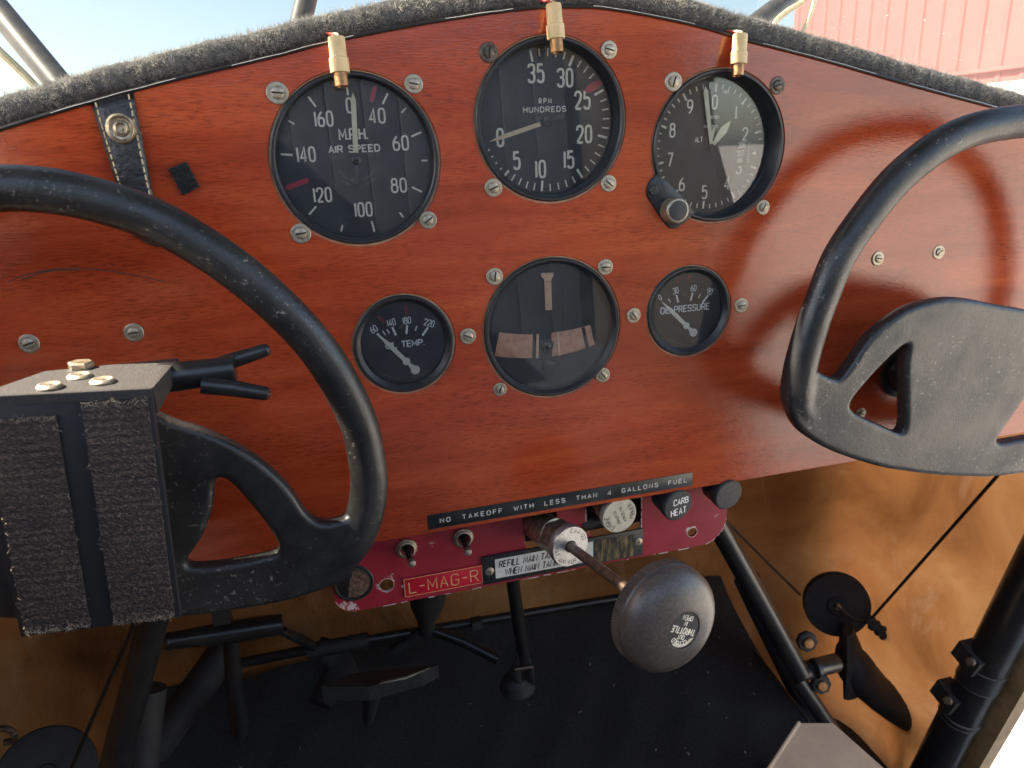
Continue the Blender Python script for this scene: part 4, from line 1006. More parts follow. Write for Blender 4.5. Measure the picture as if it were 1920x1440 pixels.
# ================================================================== throttle
c0 = at(1004, 980, y=YR + 4); c1 = at(1070, 1025, y=-12); ax = (c1 - c0).normalized()
kc = at(1225, 1140, y=-92)
th = thing('throttle', 'push pull throttle with large grey domed knob and metal collar', 'throttle', c0)
L = (c1 - c0).length
part('fitting_barrel', MB().lathe([(10.4, -10), (10.4, L * .42), (9.9, L * .45), (11.2, L * .46), (11.2, L * .54), (9.4, L * .56)], 40, (0, 0, 0), ax), M['brass_dark'], th)
part('hex_nut', MB().lathe([(11.4, L * .55), (12.0, L * .58), (12.0, L * .84), (11.2, L * .88)], 6, (0, 0, 0), ax), M['brass_dark'], th, smooth=20)
cf = part('collar', MB().lathe([(11.0, L * .84), (12.9, L * .87), (13.1, L * .9), (13.1, L - .5), (12.7, L), (4.0, L), (3.7, L - .5), (3.6, L - 5), (0, L - 5)], 120, (0, 0, 0), ax, mod=lambda r, h, k: r - (.25 if k % 2 and r > 12.95 else 0)), M['alu'], th)
part('collar_bore', MB().lathe([(3.65, L - 4), (3.65, L - .3)], 32, (0, 0, 0), ax), M['ink'], cf)
qz = ax.to_track_quat('Z', 'Y').to_matrix()
def face_frame(ax):
    """x right, y up as seen from the seat, z along ax"""
    z = Vector(ax).normalized(); x = Vector((0, 0, 1)).cross(z).normalized(); y = z.cross(x)
    return Matrix((x, y, z)).transposed()
mb = text_arc('C.A.A-122', 2.6, 10.4, 42, 0, 0, .8, 2.2, .34, 0); text_arc('PAT. APP. FOR', 2.6, 10.4, 222, 0, 0, .8, 2.0, .34, 0, True, mb)
part('stamped_lettering', mb, M['ink'], cf, ax * (L + .05), face_frame(ax).to_euler(), smooth=0)
sh0 = c1 - c0 - ax * 6; kd = (kc - c1).normalized()
part('push_rod', MB().cyl(sh0, kc - c0, 3.1, n=20), M['steel_rod'], th)
RK = 28.3
prof = [(0, -4), (9, -4), (11, -1), (RK - 4, 1.0), (RK - 1, 2.2), (RK, 3.2), (RK, 9.0), (RK - .8, 9.6), (RK - 1.0, 10.2)]
dome = [(RK - .3, 11.0)]
for k in range(1, 21):
    a = R(74) * k / 20; dome.append(((RK - .3) * math.cos(a) ** .78, 11.0 + 13.6 * math.sin(a)))
HE = dome[-1][1]; dome = [q for q in dome if q[0] > 9.9]
kb = part('knob', MB().lathe(prof + dome + [(9.8, HE), (9.5, HE - .7), (0, HE - .7)], 220, (0, 0, 0), kd, mod=lambda r, h, k: r - (.5 if (k % 2 and r >= RK - .01) else 0)), M['throttle'], th, kc - c0)
ff = face_frame(kd)
em = part('emblem', MB().lathe([(9.3, 0), (9.3, .3), (0, .3)], 48), M['placard'], kb, kd * (HE - .75), ff.to_euler())
rr_ = R(152); mb = MB(); ca, sa = math.cos(rr_), math.sin(rr_)
def eln(s, h, yy, width=None, fx=.8, wd=.4): return text(s, h, -yy * sa, yy * ca, fx, 1.6, wd, .36, rr_, mb, width)
eln('THROTTLE', 3.0, 0.2, 15.6, wd=.62); eln('OUT', 2.2, 3.6, wd=.42); eln('IN', 2.1, -3.5, wd=.42); eln('OPEN', 2.3, -6.4, wd=.42)
text_arc('CLOSED', 2.3, 7.0, -152, 0, 0, .8, 1.9, .46, .36, False, mb)
part('emblem_lettering', mb, M['print'], kb, kd * (HE - .75), ff.to_euler(), smooth=0)
P = [(Vector((8.9 * math.sin(a), 8.9 * math.cos(a)))) for a in [R(135 + k * 10) for k in range(11)]] + [Vector((5.6 * math.sin(a), 5.9 * math.cos(a) - 1.5)) for a in [R(235 - k * 12) for k in range(9)]]
part('emblem_wear', plate([[tuple(q) for q in P]], .05, 0), M['alu_face'], kb, kd * (HE - .75) + kd * .34, ff.to_euler(), smooth=0)

# ================================================================== primer, carburettor heat, cabin heat
pf = at(1162, 967, y=3); pb = Vector((pf.x - 2, YR + 10, pf.z + 1)); ax = (pf - pb).normalized(); L = (pf - pb).length
pr = thing('engine_primer', 'primer plunger with pale round metal face tucked under the board', 'primer', pb)
part('barrel', MB().lathe([(9, -8), (9, L * .45), (10.5, L * .47), (10.5, L * .62), (6, L * .64), (6, L * .8)], 36, (0, 0, 0), ax), M['brass_dark'], pr)
pk = part('primer_knob', MB().lathe([(8, L * .76), (11.8, L * .82), (12.2, L * .86), (12.2, L * .97), (11.8, L), (0, L)], 72, (0, 0, 0), ax), M['alu_face'], pr)
rr_ = R(112); mb = text_arc('ENGINE', 3.0, 9.2, -112 - 8, 0, 0, .75, 1.9, .4, 0); text_arc('PRIMER', 3.0, 9.2, 68 + 10, 0, 0, .75, 1.9, .4, 0, True, mb)
ca, sa = math.cos(rr_), math.sin(rr_)
for s, yy in (('KOHLER CO.', 2.2), ('KOHLER, WIS.', -2.2)): text(s, 1.9, -yy * sa, yy * ca, .7, 1.6, .26, 0, rr_, mb)
part('stamped_lettering', mb, M['ink'], pk, ax * (L + .06), face_frame(ax).to_euler(), smooth=0)
hb = MB().cyl((24, YR + 4, -256), (48, YR + 4, -252), 5.5, n=20); part('pump_body', hb, M['tubeblack'], pr, -pb)
def pull_knob(name, label, px, py, r_, lines, mt, yk=-1):
    f_ = at(px, py, y=yk); b_ = at(px, py, y=yk); b_ = Vector((f_.x - 3, YR, f_.z + 2)); ax = (f_ - b_).normalized(); L = (f_ - b_).length
    t = thing(name, label, 'knob', b_)
    part('bushing', MB().lathe([(5.2, -3), (5.2, 2), (4.4, 2.4), (4.4, 5), (5.6, 5.4), (5.6, 7), (3, 7.4)], 28, (0, 0, 0), ax), M['brass_dark'], t)
    part('knob_cap', MB().lathe([(3, 7), (r_ * .82, 7.4), (r_ * .9, 9), (r_ * .95, L - 6), (r_, L - 5), (r_, L - .8), (r_ - .9, L), (0, L + .25)], 56, (0, 0, 0), ax), M['knob'], t)
    mb = MB()
    for (s, h, x_, y_, wd, rot) in lines: text(s, h, x_, y_, .72, 1.7, wd, 0, R(rot), mb)
    part('lettering', mb, M[mt], t, ax * (L + .28), face_frame(ax).to_euler(), smooth=0)
pull_knob('carburettor_heat_knob', 'black knob lettered CARB HEAT at the right of the red panel', 1272, 949, 10.9, [('CARB', 4.3, 1.6, 3.4, .62, 3), ('HEAT', 4.6, .4, -4.0, .66, 5)], 'white_print')
pull_knob('cabin_heat_knob', 'plain black CABIN HEAT knob with faint lettering under the board', 1367, 929, 10.7, [('PULL', 1.5, 0, 4.2, .16, 8), ('CABIN HEAT', 1.9, 0, -.2, .2, 8), ('HOT', 1.5, 1.0, -5.0, .16, 8)], 'print_dim')

# ================================================================== control yokes
def remesh(me, voxel, smooth_it):
    o = bpy.data.objects.new('tmp', me); link(o)
    r_ = o.modifiers.new('r', 'REMESH'); r_.mode = 'VOXEL'; r_.voxel_size = voxel * S
    s_ = o.modifiers.new('s', 'SMOOTH'); s_.factor = .5; s_.iterations = smooth_it
    dg = bpy.context.evaluated_depsgraph_get(); dg.update()
    out = bpy.data.meshes.new_from_object(o.evaluated_get(dg), depsgraph=dg)
    bpy.data.objects.remove(o); out.shade_smooth(); out.materials.clear(); return out
D = 46.0
def yoke(label, cx, cz, ang, rim, spoke_top, win, bottom, rr, other=None):
    """half outlines in wheel coordinates (u outward, v up); mirrored to a whole wheel"""
    t = thing('control_yoke', label, 'yoke', (cx, -D, cz), (PI / 2, 0, 0), 'pair of control yokes')
    t.rotation_euler = (Matrix.Rotation(PI / 2, 3, 'X') @ Matrix.Rotation(ang, 3, 'Z')).to_euler()
    bm = bmesh.new()
    half = rim                                             # from the top centre out and down to the corner
    full = (other or [(-u, v) for u, v in reversed(half[1:])]) + half
    low = [(113.5, 9), (99.5, -.5), (79, -9.5), (45, -16), (20, -17.8), (0, -18.3)]
    full = full + low + [(-u, v) for u, v in reversed(low[:-1])]
    P = catmull([Vector((u, v, 0)) for u, v in full], 6, True)
    tb = MB().tube(P, [rr + .8 * max(0, min(1, (60 - p.y) / 60)) - 3.2 * max(0, min(1, (14 - p.y) / 16)) for p in P], 20, .92, closed=True)
    out = [(u, v) for u, v in spoke_top] + bottom
    out = out + [(-u, v) for u, v in reversed(out) if abs(u) > .5]
    sm = catmull([Vector((u, v, 0)) for u, v in out], 4, True)
    w1 = [(p.x, p.y) for p in catmull([Vector((u, v, 0)) for u, v in win], 4, True)]; w2 = [(-u, v) for u, v in w1]
    pl_ = plate([[(p.x, p.y) for p in sm], w1, w2], 9.6, 2.4, res=3)
    bm.from_mesh(pl_); bmesh.ops.translate(bm, verts=bm.verts, vec=(0, 0, 6.6 * S))
    m2 = tb.mesh('t'); bm.from_mesh(m2)
    me = bpy.data.meshes.new('wheel'); bm.to_mesh(me); bm.free()
    me = remesh(me, 1.1, 7); me.name = 'wheel'
    part('wheel', me, M['yoke'], t)
    part('column', MB().lathe([(14, -5), (14, -D + 4), (18, -D + 3), (18, -D + .6), (0, -D + .6)], 36), M['tubeblack'], t, (0, 28, 0))
    return t
bottom = [(124, 10), (115, -3), (101, -11), (79, -18), (45, -24), (20, -25.5), (0, -26)]
rimL = [(0, 165.5), (20, 161), (42, 151), (62.5, 138), (83, 121), (98.5, 103), (112, 81), (119, 61), (122, 44), (120.5, 25)]
yoke('black cast control yoke at left carrying the tablet bracket', -244.45, -189.1, -.22, rimL,
     [(0, 81), (20, 79), (32, 74.5), (48, 70), (67, 60), (83, 46), (94, 31.5), (103, 27.5), (118, 32), (126, 26)],
     [(44, 2.5), (60, 4.5), (78, 9.5), (82, 13), (78, 22), (68, 35), (58, 46.5), (52.5, 49), (50.5, 46), (50.5, 34), (47, 19), (41, 6)], bottom, 9.2, [(-120.5, 25), (-122, 50), (-120, 80), (-113, 105), (-100, 128), (-80, 146), (-60, 157.5), (-38, 164.5), (-19, 166.8)])
rimR = [(0, 188), (18, 184.5), (47, 175), (67, 164), (84, 148.5), (96, 133), (107, 112), (114.5, 93), (117.5, 72), (119, 52), (118.5, 28)]
yoke('black cast control yoke at right with bare solid hub plate', 238.63, -193.4, -.23, rimR,
     [(0, 83.5), (26, 83.5), (45, 80), (65, 71), (82, 54), (90, 36), (95, 27.5), (100, 27), (116, 30), (124, 24)],
     [(39.5, -1), (52, 1.5), (70, 6), (79.5, 9.5), (82, 15), (74, 30), (65, 43), (58, 51), (54.5, 51), (52.5, 41), (45, 22), (38.5, 5)], bottom, 9.2)

# ================================================================== tablet bracket on the left yoke
YB = -106
fr_ = [at(-60, 768, y=YB), at(291, 728, y=YB), at(339, 1158, y=YB), at(38, 1196, y=YB)]
wv = (fr_[2] - fr_[3]); wv.z = wv.z; ux = wv.normalized(); uz = Vector((0, -1, 0)).cross(ux); uz = -uz if uz.z < 0 else uz
org = fr_[3]; WB = wv.length; HB = (fr_[1] - fr_[2]).dot(uz)
rotb = Matrix((ux, uz, Vector((0, -1, 0)))).transposed()
bk = thing('tablet_bracket', 'black box bracket with two hook strips and three screws on the left yoke', 'bracket', org, rotb.to_euler())
part('front_plate', plate([[(0, 0), (WB, 0), (WB - .5, HB), (-1, HB)]], 3, .7), M['strip'], bk)
part('front_lip', MB().box((WB / 2 - .5, HB - 1.6, .35), (WB - 1, 3.4, .6)), M['bracket'], bk)
tpz = MB(); x0, x1 = -.6, WB - .2
tpz.add([(x0, HB, -1), (x1, HB, -1), (x1 + 3, HB + 1, -40), (x0 + 14, HB + .6, -29), (x0, HB - 3, -1), (x1, HB - 3, -1), (x1 + 3, HB - 2, -40), (x0 + 14, HB - 2.4, -29)],
        [(0, 1, 2, 3), (7, 6, 5, 4), (0, 4, 5, 1), (1, 5, 6, 2), (2, 6, 7, 3), (3, 7, 4, 0)])
part('top_plate', tpz, M['bracket'], bk, smooth=0)
sp_ = MB(); sp_.add([(x1, HB - .5, -1.5), (x1 + 3, HB + .5, -40), (x1 + 3, HB - 5, -36), (x1, HB - 11, -4), (x1 - 2, HB - .5, -1.5), (x1 + 1, HB + .5, -40), (x1 + 1, HB - 5, -36), (x1 - 2, HB - 11, -4)],
        [(0, 3, 2, 1), (4, 5, 6, 7), (0, 1, 5, 4), (1, 2, 6, 5), (2, 3, 7, 6), (3, 0, 4, 7)])
part('side_cheek', sp_, M['bracket'], bk, smooth=0)
part('standoff', MB().cyl((WB * .35, HB * .55, -2), (WB * .35, HB * .55, -50), 14), M['bracket'], bk)
for px_ in ((2.2, WB * .47 - 2.2), (WB * .47 + 6.2, WB - 2.0)):
    a_, b_ = px_; hh = (2.0 if a_ < 5 else 1.2); tt_ = HB - (8 if a_ < 5 else 3.6)
    pts = [(a_, hh)]
    for k in range(1, 12): pts.append((a_ + (b_ - a_) * k / 12, hh + random.uniform(-.35, .35)))
    pts += [(b_, hh), (b_ - .1, tt_)]
    for k in range(1, 12): pts.append((b_ + (a_ - b_) * k / 12, tt_ + random.uniform(-.3, .3)))
    pts.append((a_, tt_))
    vs = part('hook_strip', plate([pts], 1.3, .2), M['velcro'], bk, (0, 0, 1.35))
    ln = MB()
    for k in range(230):
        e = random.random(); edge = random.random()
        if edge < .35: q = Vector((a_ + (b_ - a_) * random.random(), hh + abs(random.gauss(0, 1.2)), 0))
        elif edge < .6: q = Vector((a_ + (b_ - a_) * random.random(), tt_ - abs(random.gauss(0, .6)), 0))
        elif edge < .8: q = Vector((random.choice((a_, b_)) + random.gauss(0, .25), hh + (tt_ - hh) * random.random(), 0))
        else: q = Vector((a_ + (b_ - a_) * random.random(), hh + (tt_ - hh) * random.random(), 0))
        g = random.uniform(0, 2 * PI); l_ = random.uniform(.5, 2.2) * (1.6 if edge < .35 and a_ < 5 and q.x < WB * .35 else 1)
        d = Vector((math.cos(g), math.sin(g), 0)) * l_
        p1 = q + d * .5 + Vector((random.gauss(0, .25), random.gauss(0, .25), .5)); p2 = q + d + Vector((0, 0, .25)); s_ = Vector((-d.y, d.x, 0)).normalized() * .06
        ln.add([q - s_, q + s_, p1 + s_, p1 - s_, p2], [(0, 1, 2, 3), (3, 2, 4)])
    stuff(part('lint', ln, M['lint'], vs, smooth=0))
def on_top(px, py):
    """bracket-local point where a pixel meets the top plate"""
    ray = CX * ((px - 960) / FPX) + CY * ((py - 720) / FPX) + CZ
    p0 = org + uz * (HB + .2); tt = (p0 - CAM).dot(uz) / ray.dot(uz); q = CAM + ray * tt - org
    return Vector((q.dot(ux), q.dot(uz), -q.y))
for (px, py) in ((94, 727), (150, 708), (193, 717)):
    q = on_top(px, py)
    s_ = part('bracket_screw', MB().lathe([(4.3, 0), (4.4, .5), (3.7, 1.3), (3.2, 1.45), (1.7, .9), (0, .8)], 32, (0, 0, 0), (0, 1, 0)), M['nickel'], bk, (q.x, HB + .35, q.z))
    part('recess', MB().box((0, .88, 0), (3.0, .2, .8)).box((0, .885, 0), (.8, .2, 3.0)), M['slot'], s_, smooth=0)
q = on_top(147, 697); part('clamp_nut', MB().lathe([(4.3, 0), (4.6, .3), (4.6, 2.2), (4.1, 2.7), (0, 2.8)], 6, (0, 0, 0), (0, 1, 0)), M['brass_dark'], bk, (q.x, HB + .5, -32), smooth=20)
cl = thing('yoke_clamp', 'black clamp arm with two rubber prongs beside the bracket', 'clamp', at(300, 705, y=-74))
o_ = at(300, 705, y=-74)
def rel(px, py, y): return at(px, py, y=y) - o_
part('clamp_tube', MB().tube([rel(285, 712, -74), rel(300, 710, -74), rel(438, 693, -74)], [6.2, 6.2, 5.6], 22), M['tubeblack'], cl)
part('end_collar', MB().tube([rel(432, 694, -74), rel(441, 693, -74)], 6.0, 22), M['tubeblack'], cl)
part('prong', MB().tube([rel(395, 690, -70), rel(430, 678, -70), rel(490, 659, -70), rel(501, 655, -70), rel(506, 653.5, -70)], [3.4, 3.4, 2.9, 2.6, 1.2], 16), M['tubeblack'], cl)
part('prong', MB().tube([rel(378, 722, -80), rel(430, 727, -80), rel(492, 737, -80), rel(502, 738, -80), rel(507, 738.5, -80)], [3.6, 3.5, 3.0, 2.7, 1.2], 16), M['tubeblack'], cl)

# ================================================================== below the panel: frame tubes, pedals, pulleys
def ftube(label, a, b, r, mt='tubeblack', name='frame_tube', cat='frame tube', n=22):
    mb = MB().cyl(a, b, r, n=n); return tag(part(name, mb, M[mt]), label, cat)
lt0 = at(300, 1110, y=60); lt1 = at(205, 1475, y=60)
ftube('thick black upright tube below the left yoke', lt0, lt1, 9.6)
ftube('dark frame tube standing just behind the thick left upright', at(278, 1290, y=130), at(262, 1460, y=110), 13, 'dullblack')
def cable(label, pts, r=1.3): return tag(part('control_cable', MB().tube(pts, r, 8), M['tubeblack']), label, 'cable')
cable('thin control cable slanting down beside the left upright tube', [at(262, 1130, y=70), at(243, 1190, y=80), at(150, 1400, y=100), at(130, 1450, y=105)], 1.5)
# left pulley
p = at(88, 1452, y=150)
pu = thing('pulley', 'dark round pulley in the lower left corner', 'pulley', p, Vector((.25, -.75, .6)).to_track_quat('Z', 'Y').to_euler())
part('sheave', MB().lathe([(30, -6), (35, -5), (31, 0), (35, 5), (34, 6), (8, 6.5), (7, 9), (0, 9)], 48), M['dullblack'], pu)
hk = MB().tube(catmull([at(-10, 1368, y=120), at(12, 1366, y=120), at(26, 1376, y=120), at(24, 1388, y=120), at(8, 1392, y=120)], 5), 2.4, 8)
tag(part('cable_hook', hk, M['nickel_dark']), 'small metal hook above the lower left pulley', 'hook')
# left rudder pedal: T bar
tb = thing('rudder_pedal', 'black T shaped rudder pedal bar below the left yoke', 'pedal', at(450, 1372, y=150))
o2 = at(450, 1372, y=150)
def r2(px, py, y): return at(px, py, y=y) - o2
P = [r2(310, 1203, 140), r2(318, 1202, 140), r2(322, 1201, 140), r2(420, 1187, 140), r2(500, 1174, 140), r2(530, 1170, 140)]
part('cross_bar', MB().tube(P, [6.5, 7.2, 6.4, 9.0, 8.6, 8.2], 22), M['tubeblack'], tb)
part('pedal_post', MB().tube([r2(432, 1195, 148), r2(440, 1290, 150), r2(450, 1360, 150), r2(452, 1378, 150)], [6.0, 6.6, 6.8, 5.5], 18), M['tubeblack'], tb)
part('pivot_block', MB().box(r2(416, 1152, 146), (12, 16, 22)), M['dullblack'], tb)
ftube('dull black brace slanting down from the left rudder pedal', at(425, 1215, y=200), at(285, 1410, y=165), 14, 'dullblack')
ftube('thin black link rod right of the left rudder pedal', at(515, 1178, y=190), at(590, 1215, y=215), 3.2)
# cross tubes ahead
ftube('long black cross tube running along the firewall', at(590, 1216, y=245), at(1215, 1112, y=245), 4.6)
ftube('lower dull cross tube behind the left pedal', at(445, 1245, y=262), at(640, 1205, y=262), 5.0, 'dullblack')
cn = thing('rudder_linkage', 'black cone and crossed rods on the cross tube below the L-MAG-R placard', 'linkage', at(800, 1170, y=232))
o3 = at(800, 1170, y=232)
def r3(px, py, y): return at(px, py, y=y) - o3
part('cone', MB().tube([r3(802, 1095, 225), r3(801, 1135, 228), r3(800, 1162, 232), r3(799, 1185, 236)], [20, 16, 9, 8], 24), M['dullblack'], cn)
part('rod', MB().tube([r3(800, 1178, 236), r3(868, 1202, 222), r3(935, 1236, 200)], 5.5, 14), M['tubeblack'], cn)
part('rod', MB().tube([r3(798, 1180, 236), r3(770, 1200, 240), r3(735, 1222, 244)], 6, 14), M['dullblack'], cn)
part('clamp_block', MB().box(r3(893, 1168, 240), (10, 10, 9)), M['dullblack'], cn)
pb2 = thing('rudder_pedal', 'dull black slanted pedal bracket just left of the brake pedal', 'pedal', at(625, 1260, y=215))
o7 = at(625, 1260, y=215)
def r7(px, py, y): return at(px, py, y=y) - o7
part('bracket_web', MB().tube([r7(595, 1205, 235), r7(628, 1228, 228), r7(640, 1262, 215), r7(600, 1320, 190)], [9, 17, 19, 12], 16, .5), M['dullblack'], pb2)
part('pivot_tube', MB().cyl(r7(575, 1222, 225), r7(690, 1200, 225), 7.5), M['dullblack'], pb2)
part('link', MB().tube([r7(590, 1212, 228), r7(560, 1196, 215), r7(528, 1182, 195)], 4.4, 12), M['tubeblack'], pb2)
# centre upright with clevis
ct = thing('centre_upright', 'glossy black upright tube below the refill label ending in a clevis', 'frame tube', at(985, 1262, y=160))
o4 = at(985, 1262, y=160)
def r4(px, py, y): return at(px, py, y=y) - o4
part('upright_tube', MB().tube([r4(958, 1060, 120), r4(962, 1095, 125), r4(982, 1235, 155), r4(984, 1245, 157)], [5.6, 5.6, 5.6, 4.4], 22), M['tubeblack'], ct)
for dx in (-16, 10):
    part('clevis_cheek', MB().tube([r4(980 + dx * .3, 1225, 152), r4(982 + dx, 1258, 158), r4(988 + dx * .9, 1282, 162)], [4.6, 5.2, 3], 12, .5), M['dullblack'], ct)
part('clevis_pin', MB().cyl(r4(965, 1255, 150), r4(1000, 1250, 150), 1.6), M['nickel_dark'], ct)
part('foot_socket', MB().lathe([(17, -4), (15, 4), (9, 9), (0, 9)], 24), M['dullblack'], ct, r4(970, 1282, 170))
# brake pedal plate
bp = thing('brake_pedal', 'flat black heel brake pedal with a worn pale edge on the carpet', 'pedal', at(705, 1325, y=150))
o5 = at(705, 1325, y=150)
def r5(px, py, y): return at(px, py, y=y) - o5
A = [r5(604, 1292, 135), r5(700, 1252, 165), r5(815, 1236, 165), r5(760, 1262, 140), r5(700, 1276, 135)]
A = [r5(603, 1288, 130), r5(662, 1262, 165), r5(800, 1240, 170), r5(822, 1246, 165), r5(790, 1262, 138), r5(690, 1288, 128)]
mb = MB(); dn = Vector((0, 4, -17)); n_ = len(A)
mb.add(A + [q + dn for q in A], [tuple(range(n_))] + [tuple(reversed(range(n_, 2 * n_)))] + [(k, (k + 1) % n_, n_ + (k + 1) % n_, n_ + k) for k in range(n_)])
part('pedal_plate', mb, M['knob'], bp, smooth=0)
part('worn_edge', MB().tube([r5(712, 1281, 126), r5(760, 1270, 132), r5(806, 1252, 148)], [.8, 2.2, .8], 10, .6), pm('worn pedal edge', (.10, .085, .05), .4, col2=(.05, .045, .03), scale=300), bp)
part('pedal_stem', MB().tube([r5(700, 1285, 150), r5(694, 1325, 165), r5(690, 1350, 180)], [9, 7, 5], 14), M['dullblack'], bp)

# ---- right side
rt0 = at(1330, 955, y=110); rt1 = at(1500, 1262, y=110)
rg_ = thing('frame_strut', 'glossy black diagonal strut at right running down to a bolted joint', 'frame tube', rt1)
part('strut_tube', MB().cyl(rt0 - rt1, Vector((0, 0, 0)), 9.4, n=24), M['tubeblack'], rg_)
part('joint_sleeve', MB().cyl(at(1490, 1262, y=112) - rt1, at(1566, 1243, y=122) - rt1, 9.0, n=24), M['tubeblack'], rg_)
part('joint_ring', MB().cyl(at(1527, 1254, y=110) - rt1, at(1533, 1252, y=110) - rt1, 9.8, n=24), M['bezel'], rg_)
part('lower_tube', MB().cyl(at(1492, 1270, y=120) - rt1, at(1610, 1440, y=120) - rt1, 8.0, n=20), M['tubeblack'], rg_)
for (px, py) in ((1514, 1204), (1540, 1284)):
    q = at(px, py, y=112) - rt1
    part('bolt_lug', MB().lathe([(10, -4), (10, 0), (8.5, 1.6), (0, 1.6)], 8, q, (-.3, -1, .25)), M['dullblack'], rg_)
    part('bolt', MB().lathe([(5.0, 1.4), (5.0, 4), (4.2, 4.8), (0, 5)], 20, q, (-.3, -1, .25)), M['brass'], rg_)
ftube('dark tube hidden behind the right diagonal strut', at(1400, 1085, y=170), at(1560, 1420, y=150), 13, 'dullblack')
cable('thin control cable from the red panel down to the right pulley', [at(1340, 955, y=150), at(1375, 990, y=160), at(1500, 1115, y=215)], 1.5)
pc_ = at(1568, 1132, y=232)
pu = thing('pulley', 'large black pulley wheel on the right side wall', 'pulley', pc_)
axp = Vector((-.50, -.80, .28)); 
part('sheave', MB().lathe([(30, -7), (37, -6), (32, 0), (37, 6), (36, 7.5), (12, 8.2), (10, 10), (0, 10)], 56, (0, 0, 0), axp), M['dullblack'], pu)
part('pulley_bolt', MB().lathe([(4.2, 9), (4.2, 13), (3.2, 14), (0, 14)], 6, (0, 0, 0), axp), M['brass_dark'], pu)
def rp(px, py, y): return at(px, py, y=y) - pc_
part('pulley_bracket', MB().tube([rp(1566, 1135, 212), rp(1600, 1160, 202), rp(1640, 1168, 193)], [2, 1.7, 1.5], 8), M['bezel_worn'], pu)
part('pulley_hanger', MB().tube([rp(1575, 1160, 225), rp(1583, 1200, 222), rp(1586, 1260, 220)], [12, 10, 20], 14, .5), M['dullblack'], pu)
mb = MB()
for k in range(7):
    q = rp(1632 + k * 5.2, 1166 + k * 4.6 + (3 if k % 2 else -3), 192); mb.lathe([(0, -4), (5, -3), (6.5, 0), (5, 3), (0, 4)], 10, q, (random.random() - .5, -1, random.random() - .5))
part('turnbuckle', mb, M['dullblack'], pu)
cable('taut control cable running from the right pulley up to the right yoke', [at(1632, 1162, x=432), at(1700, 1085, x=434), at(1800, 972, x=436), at(1900, 858, x=438)], 1.7)
# right pedal arm
ar = thing('pedal_arm', 'dull black curved pedal arm on the lower right side wall', 'pedal arm', at(1590, 1230, y=185))
o6 = at(1590, 1230, y=185)
def r6(px, py, y): return at(px, py, y=y) - o6
part('gusset', MB().tube([r6(1590, 1180, 192), r6(1600, 1235, 186), r6(1602, 1300, 180)], [14, 24, 18], 16, .4), M['dullblack'], ar)  # flattened black shape covering the dark area beside the joint
part('arm', MB().tube(catmull([r6(1585, 1215, 190), r6(1604, 1252, 186), r6(1634, 1287, 178), r6(1674, 1322, 165), r6(1712, 1352, 158), r6(1734, 1368, 155)], 4), [13, 17, 22, 25, 26, 26, 25, 25, 24, 23, 23, 22, 22, 21, 20, 19, 18, 17, 16, 15, 12], 18, .8), M['dullblack'], ar)
part('arm_bolt', MB().lathe([(6, 0), (6, 4), (4.8, 5.5), (0, 6)], 8, r6(1713, 1365, 146), (-.3, -1, .3)), M['nickel'], ar)
part('return_spring', MB().tube([r6(1712, 1372, 150), r6(1702, 1400, 148), r6(1690, 1450, 146)], 3.2, 10), M['nickel_dark'], ar)
# door post
d0 = at(1930, 1090, x=440); d1 = at(1738, 1462, x=440); dd_ = (d1 - d0)
dp_ = thing('door_post', 'heavy black sloping door post tube with clamp bands at lower right', 'frame tube', d1)
part('post_tube', MB().cyl(d0 - dd_ * .6 - d1, Vector((0, 0, 0)), 18.5, n=36), M['tubeblack'], dp_)
for (px, py, w_) in ((1858, 1276, 12), (1812, 1350, 3)):
    q = at(px, py, x=440); s_ = (q - d0).dot(dd_) / dd_.length_squared; c_ = d0 + dd_ * s_; u_ = dd_.normalized()
    part('clamp_band', MB().lathe([(18.6, -w_), (19.4, -w_ + .6), (19.4, w_ - .6), (18.6, w_)], 40, c_ - d1, u_), M['bezel'], dp_)
    for e in (-w_, w_): part('band_edge', MB().lathe([(18.7, -.6), (19.7, 0), (18.7, .6)], 40, c_ - d1 + u_ * e, u_), M['nickel_dark'], dp_)
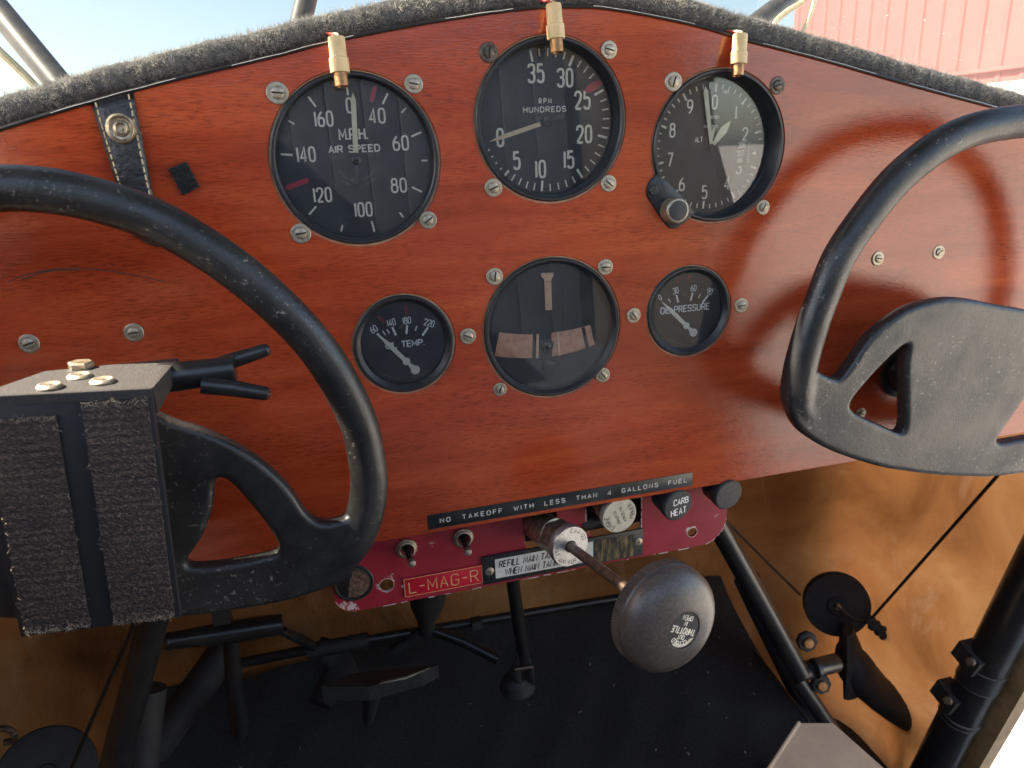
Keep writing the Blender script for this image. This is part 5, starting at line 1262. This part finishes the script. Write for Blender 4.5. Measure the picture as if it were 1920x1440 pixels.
for (px, py) in ((1822, 1232), (1780, 1304)):
    q = at(px, py, x=425); lg = part('lug', MB().box(q - d1, (16, 26, 20), Matrix.Rotation(R(20), 3, 'X')), M['dullblack'], dp_)
    part('lug_bolt', MB().lathe([(4.6, 0), (4.6, 3), (3.4, 4.2), (0, 4.4)], 12, q - d1 + Vector((-10, -8, 4)), (-1, -.5, .4)), M['nickel_dark'], lg)
sl0 = at(1925, 1240, x=456); sl1 = at(1811, 1442, x=456); sdv = (sl1 - sl0).normalized()
mb = MB(); sp2 = Vector((1, 0, 0)).cross(sdv).normalized(); A = sl0 - sdv * 260; Bq = sl1 + sdv * 80
mb.add([A - sp2 * 10, A + sp2 * 10, Bq + sp2 * 10, Bq - sp2 * 10] + [q + Vector((16, 0, 0)) for q in (A - sp2 * 10, A + sp2 * 10, Bq + sp2 * 10, Bq - sp2 * 10)], [(0, 1, 2, 3), (7, 6, 5, 4), (0, 4, 5, 1), (1, 5, 6, 2), (2, 6, 7, 3), (3, 7, 4, 0)])
tag(part('door_sill', mb, M['sill'], smooth=0), 'tan varnished door edge strip beside the sloping black post', 'door edge')
# beige box and carpet edge
bb = [at(1440, 1445, z=-500), at(1498, 1356, z=-500), at(1562, 1356, z=-500), at(1668, 1450, z=-500)]
mb = MB(); dn = Vector((6, 4, -90)); mb.add(bb + [q + dn for q in bb], [(0, 1, 2, 3), (0, 4, 5, 1), (1, 5, 6, 2), (2, 6, 7, 3), (3, 7, 4, 0)])
bxo = tag(part('beige_box', mb, M['beige'], smooth=0), 'beige metal box cut by the bottom edge at lower right', 'box')
e0, e1 = bb[0] + Vector((0, 0, .6)), bb[1] + Vector((0, 0, .6))
part('box_lip', MB().tube([e0, e1], 1.6, 8), M['beige'], bxo)
stp = MB().tube([at(1416, 1220, z=-552), at(1512, 1348, z=-552), at(1560, 1420, z=-552)], 1.3, 8)  # drawn line standing in for the highlight on the carpet edge
tag(part('floor_edge_strip', stp, M['nickel_dark']), 'thin metal strip along the right edge of the black carpet', 'trim')
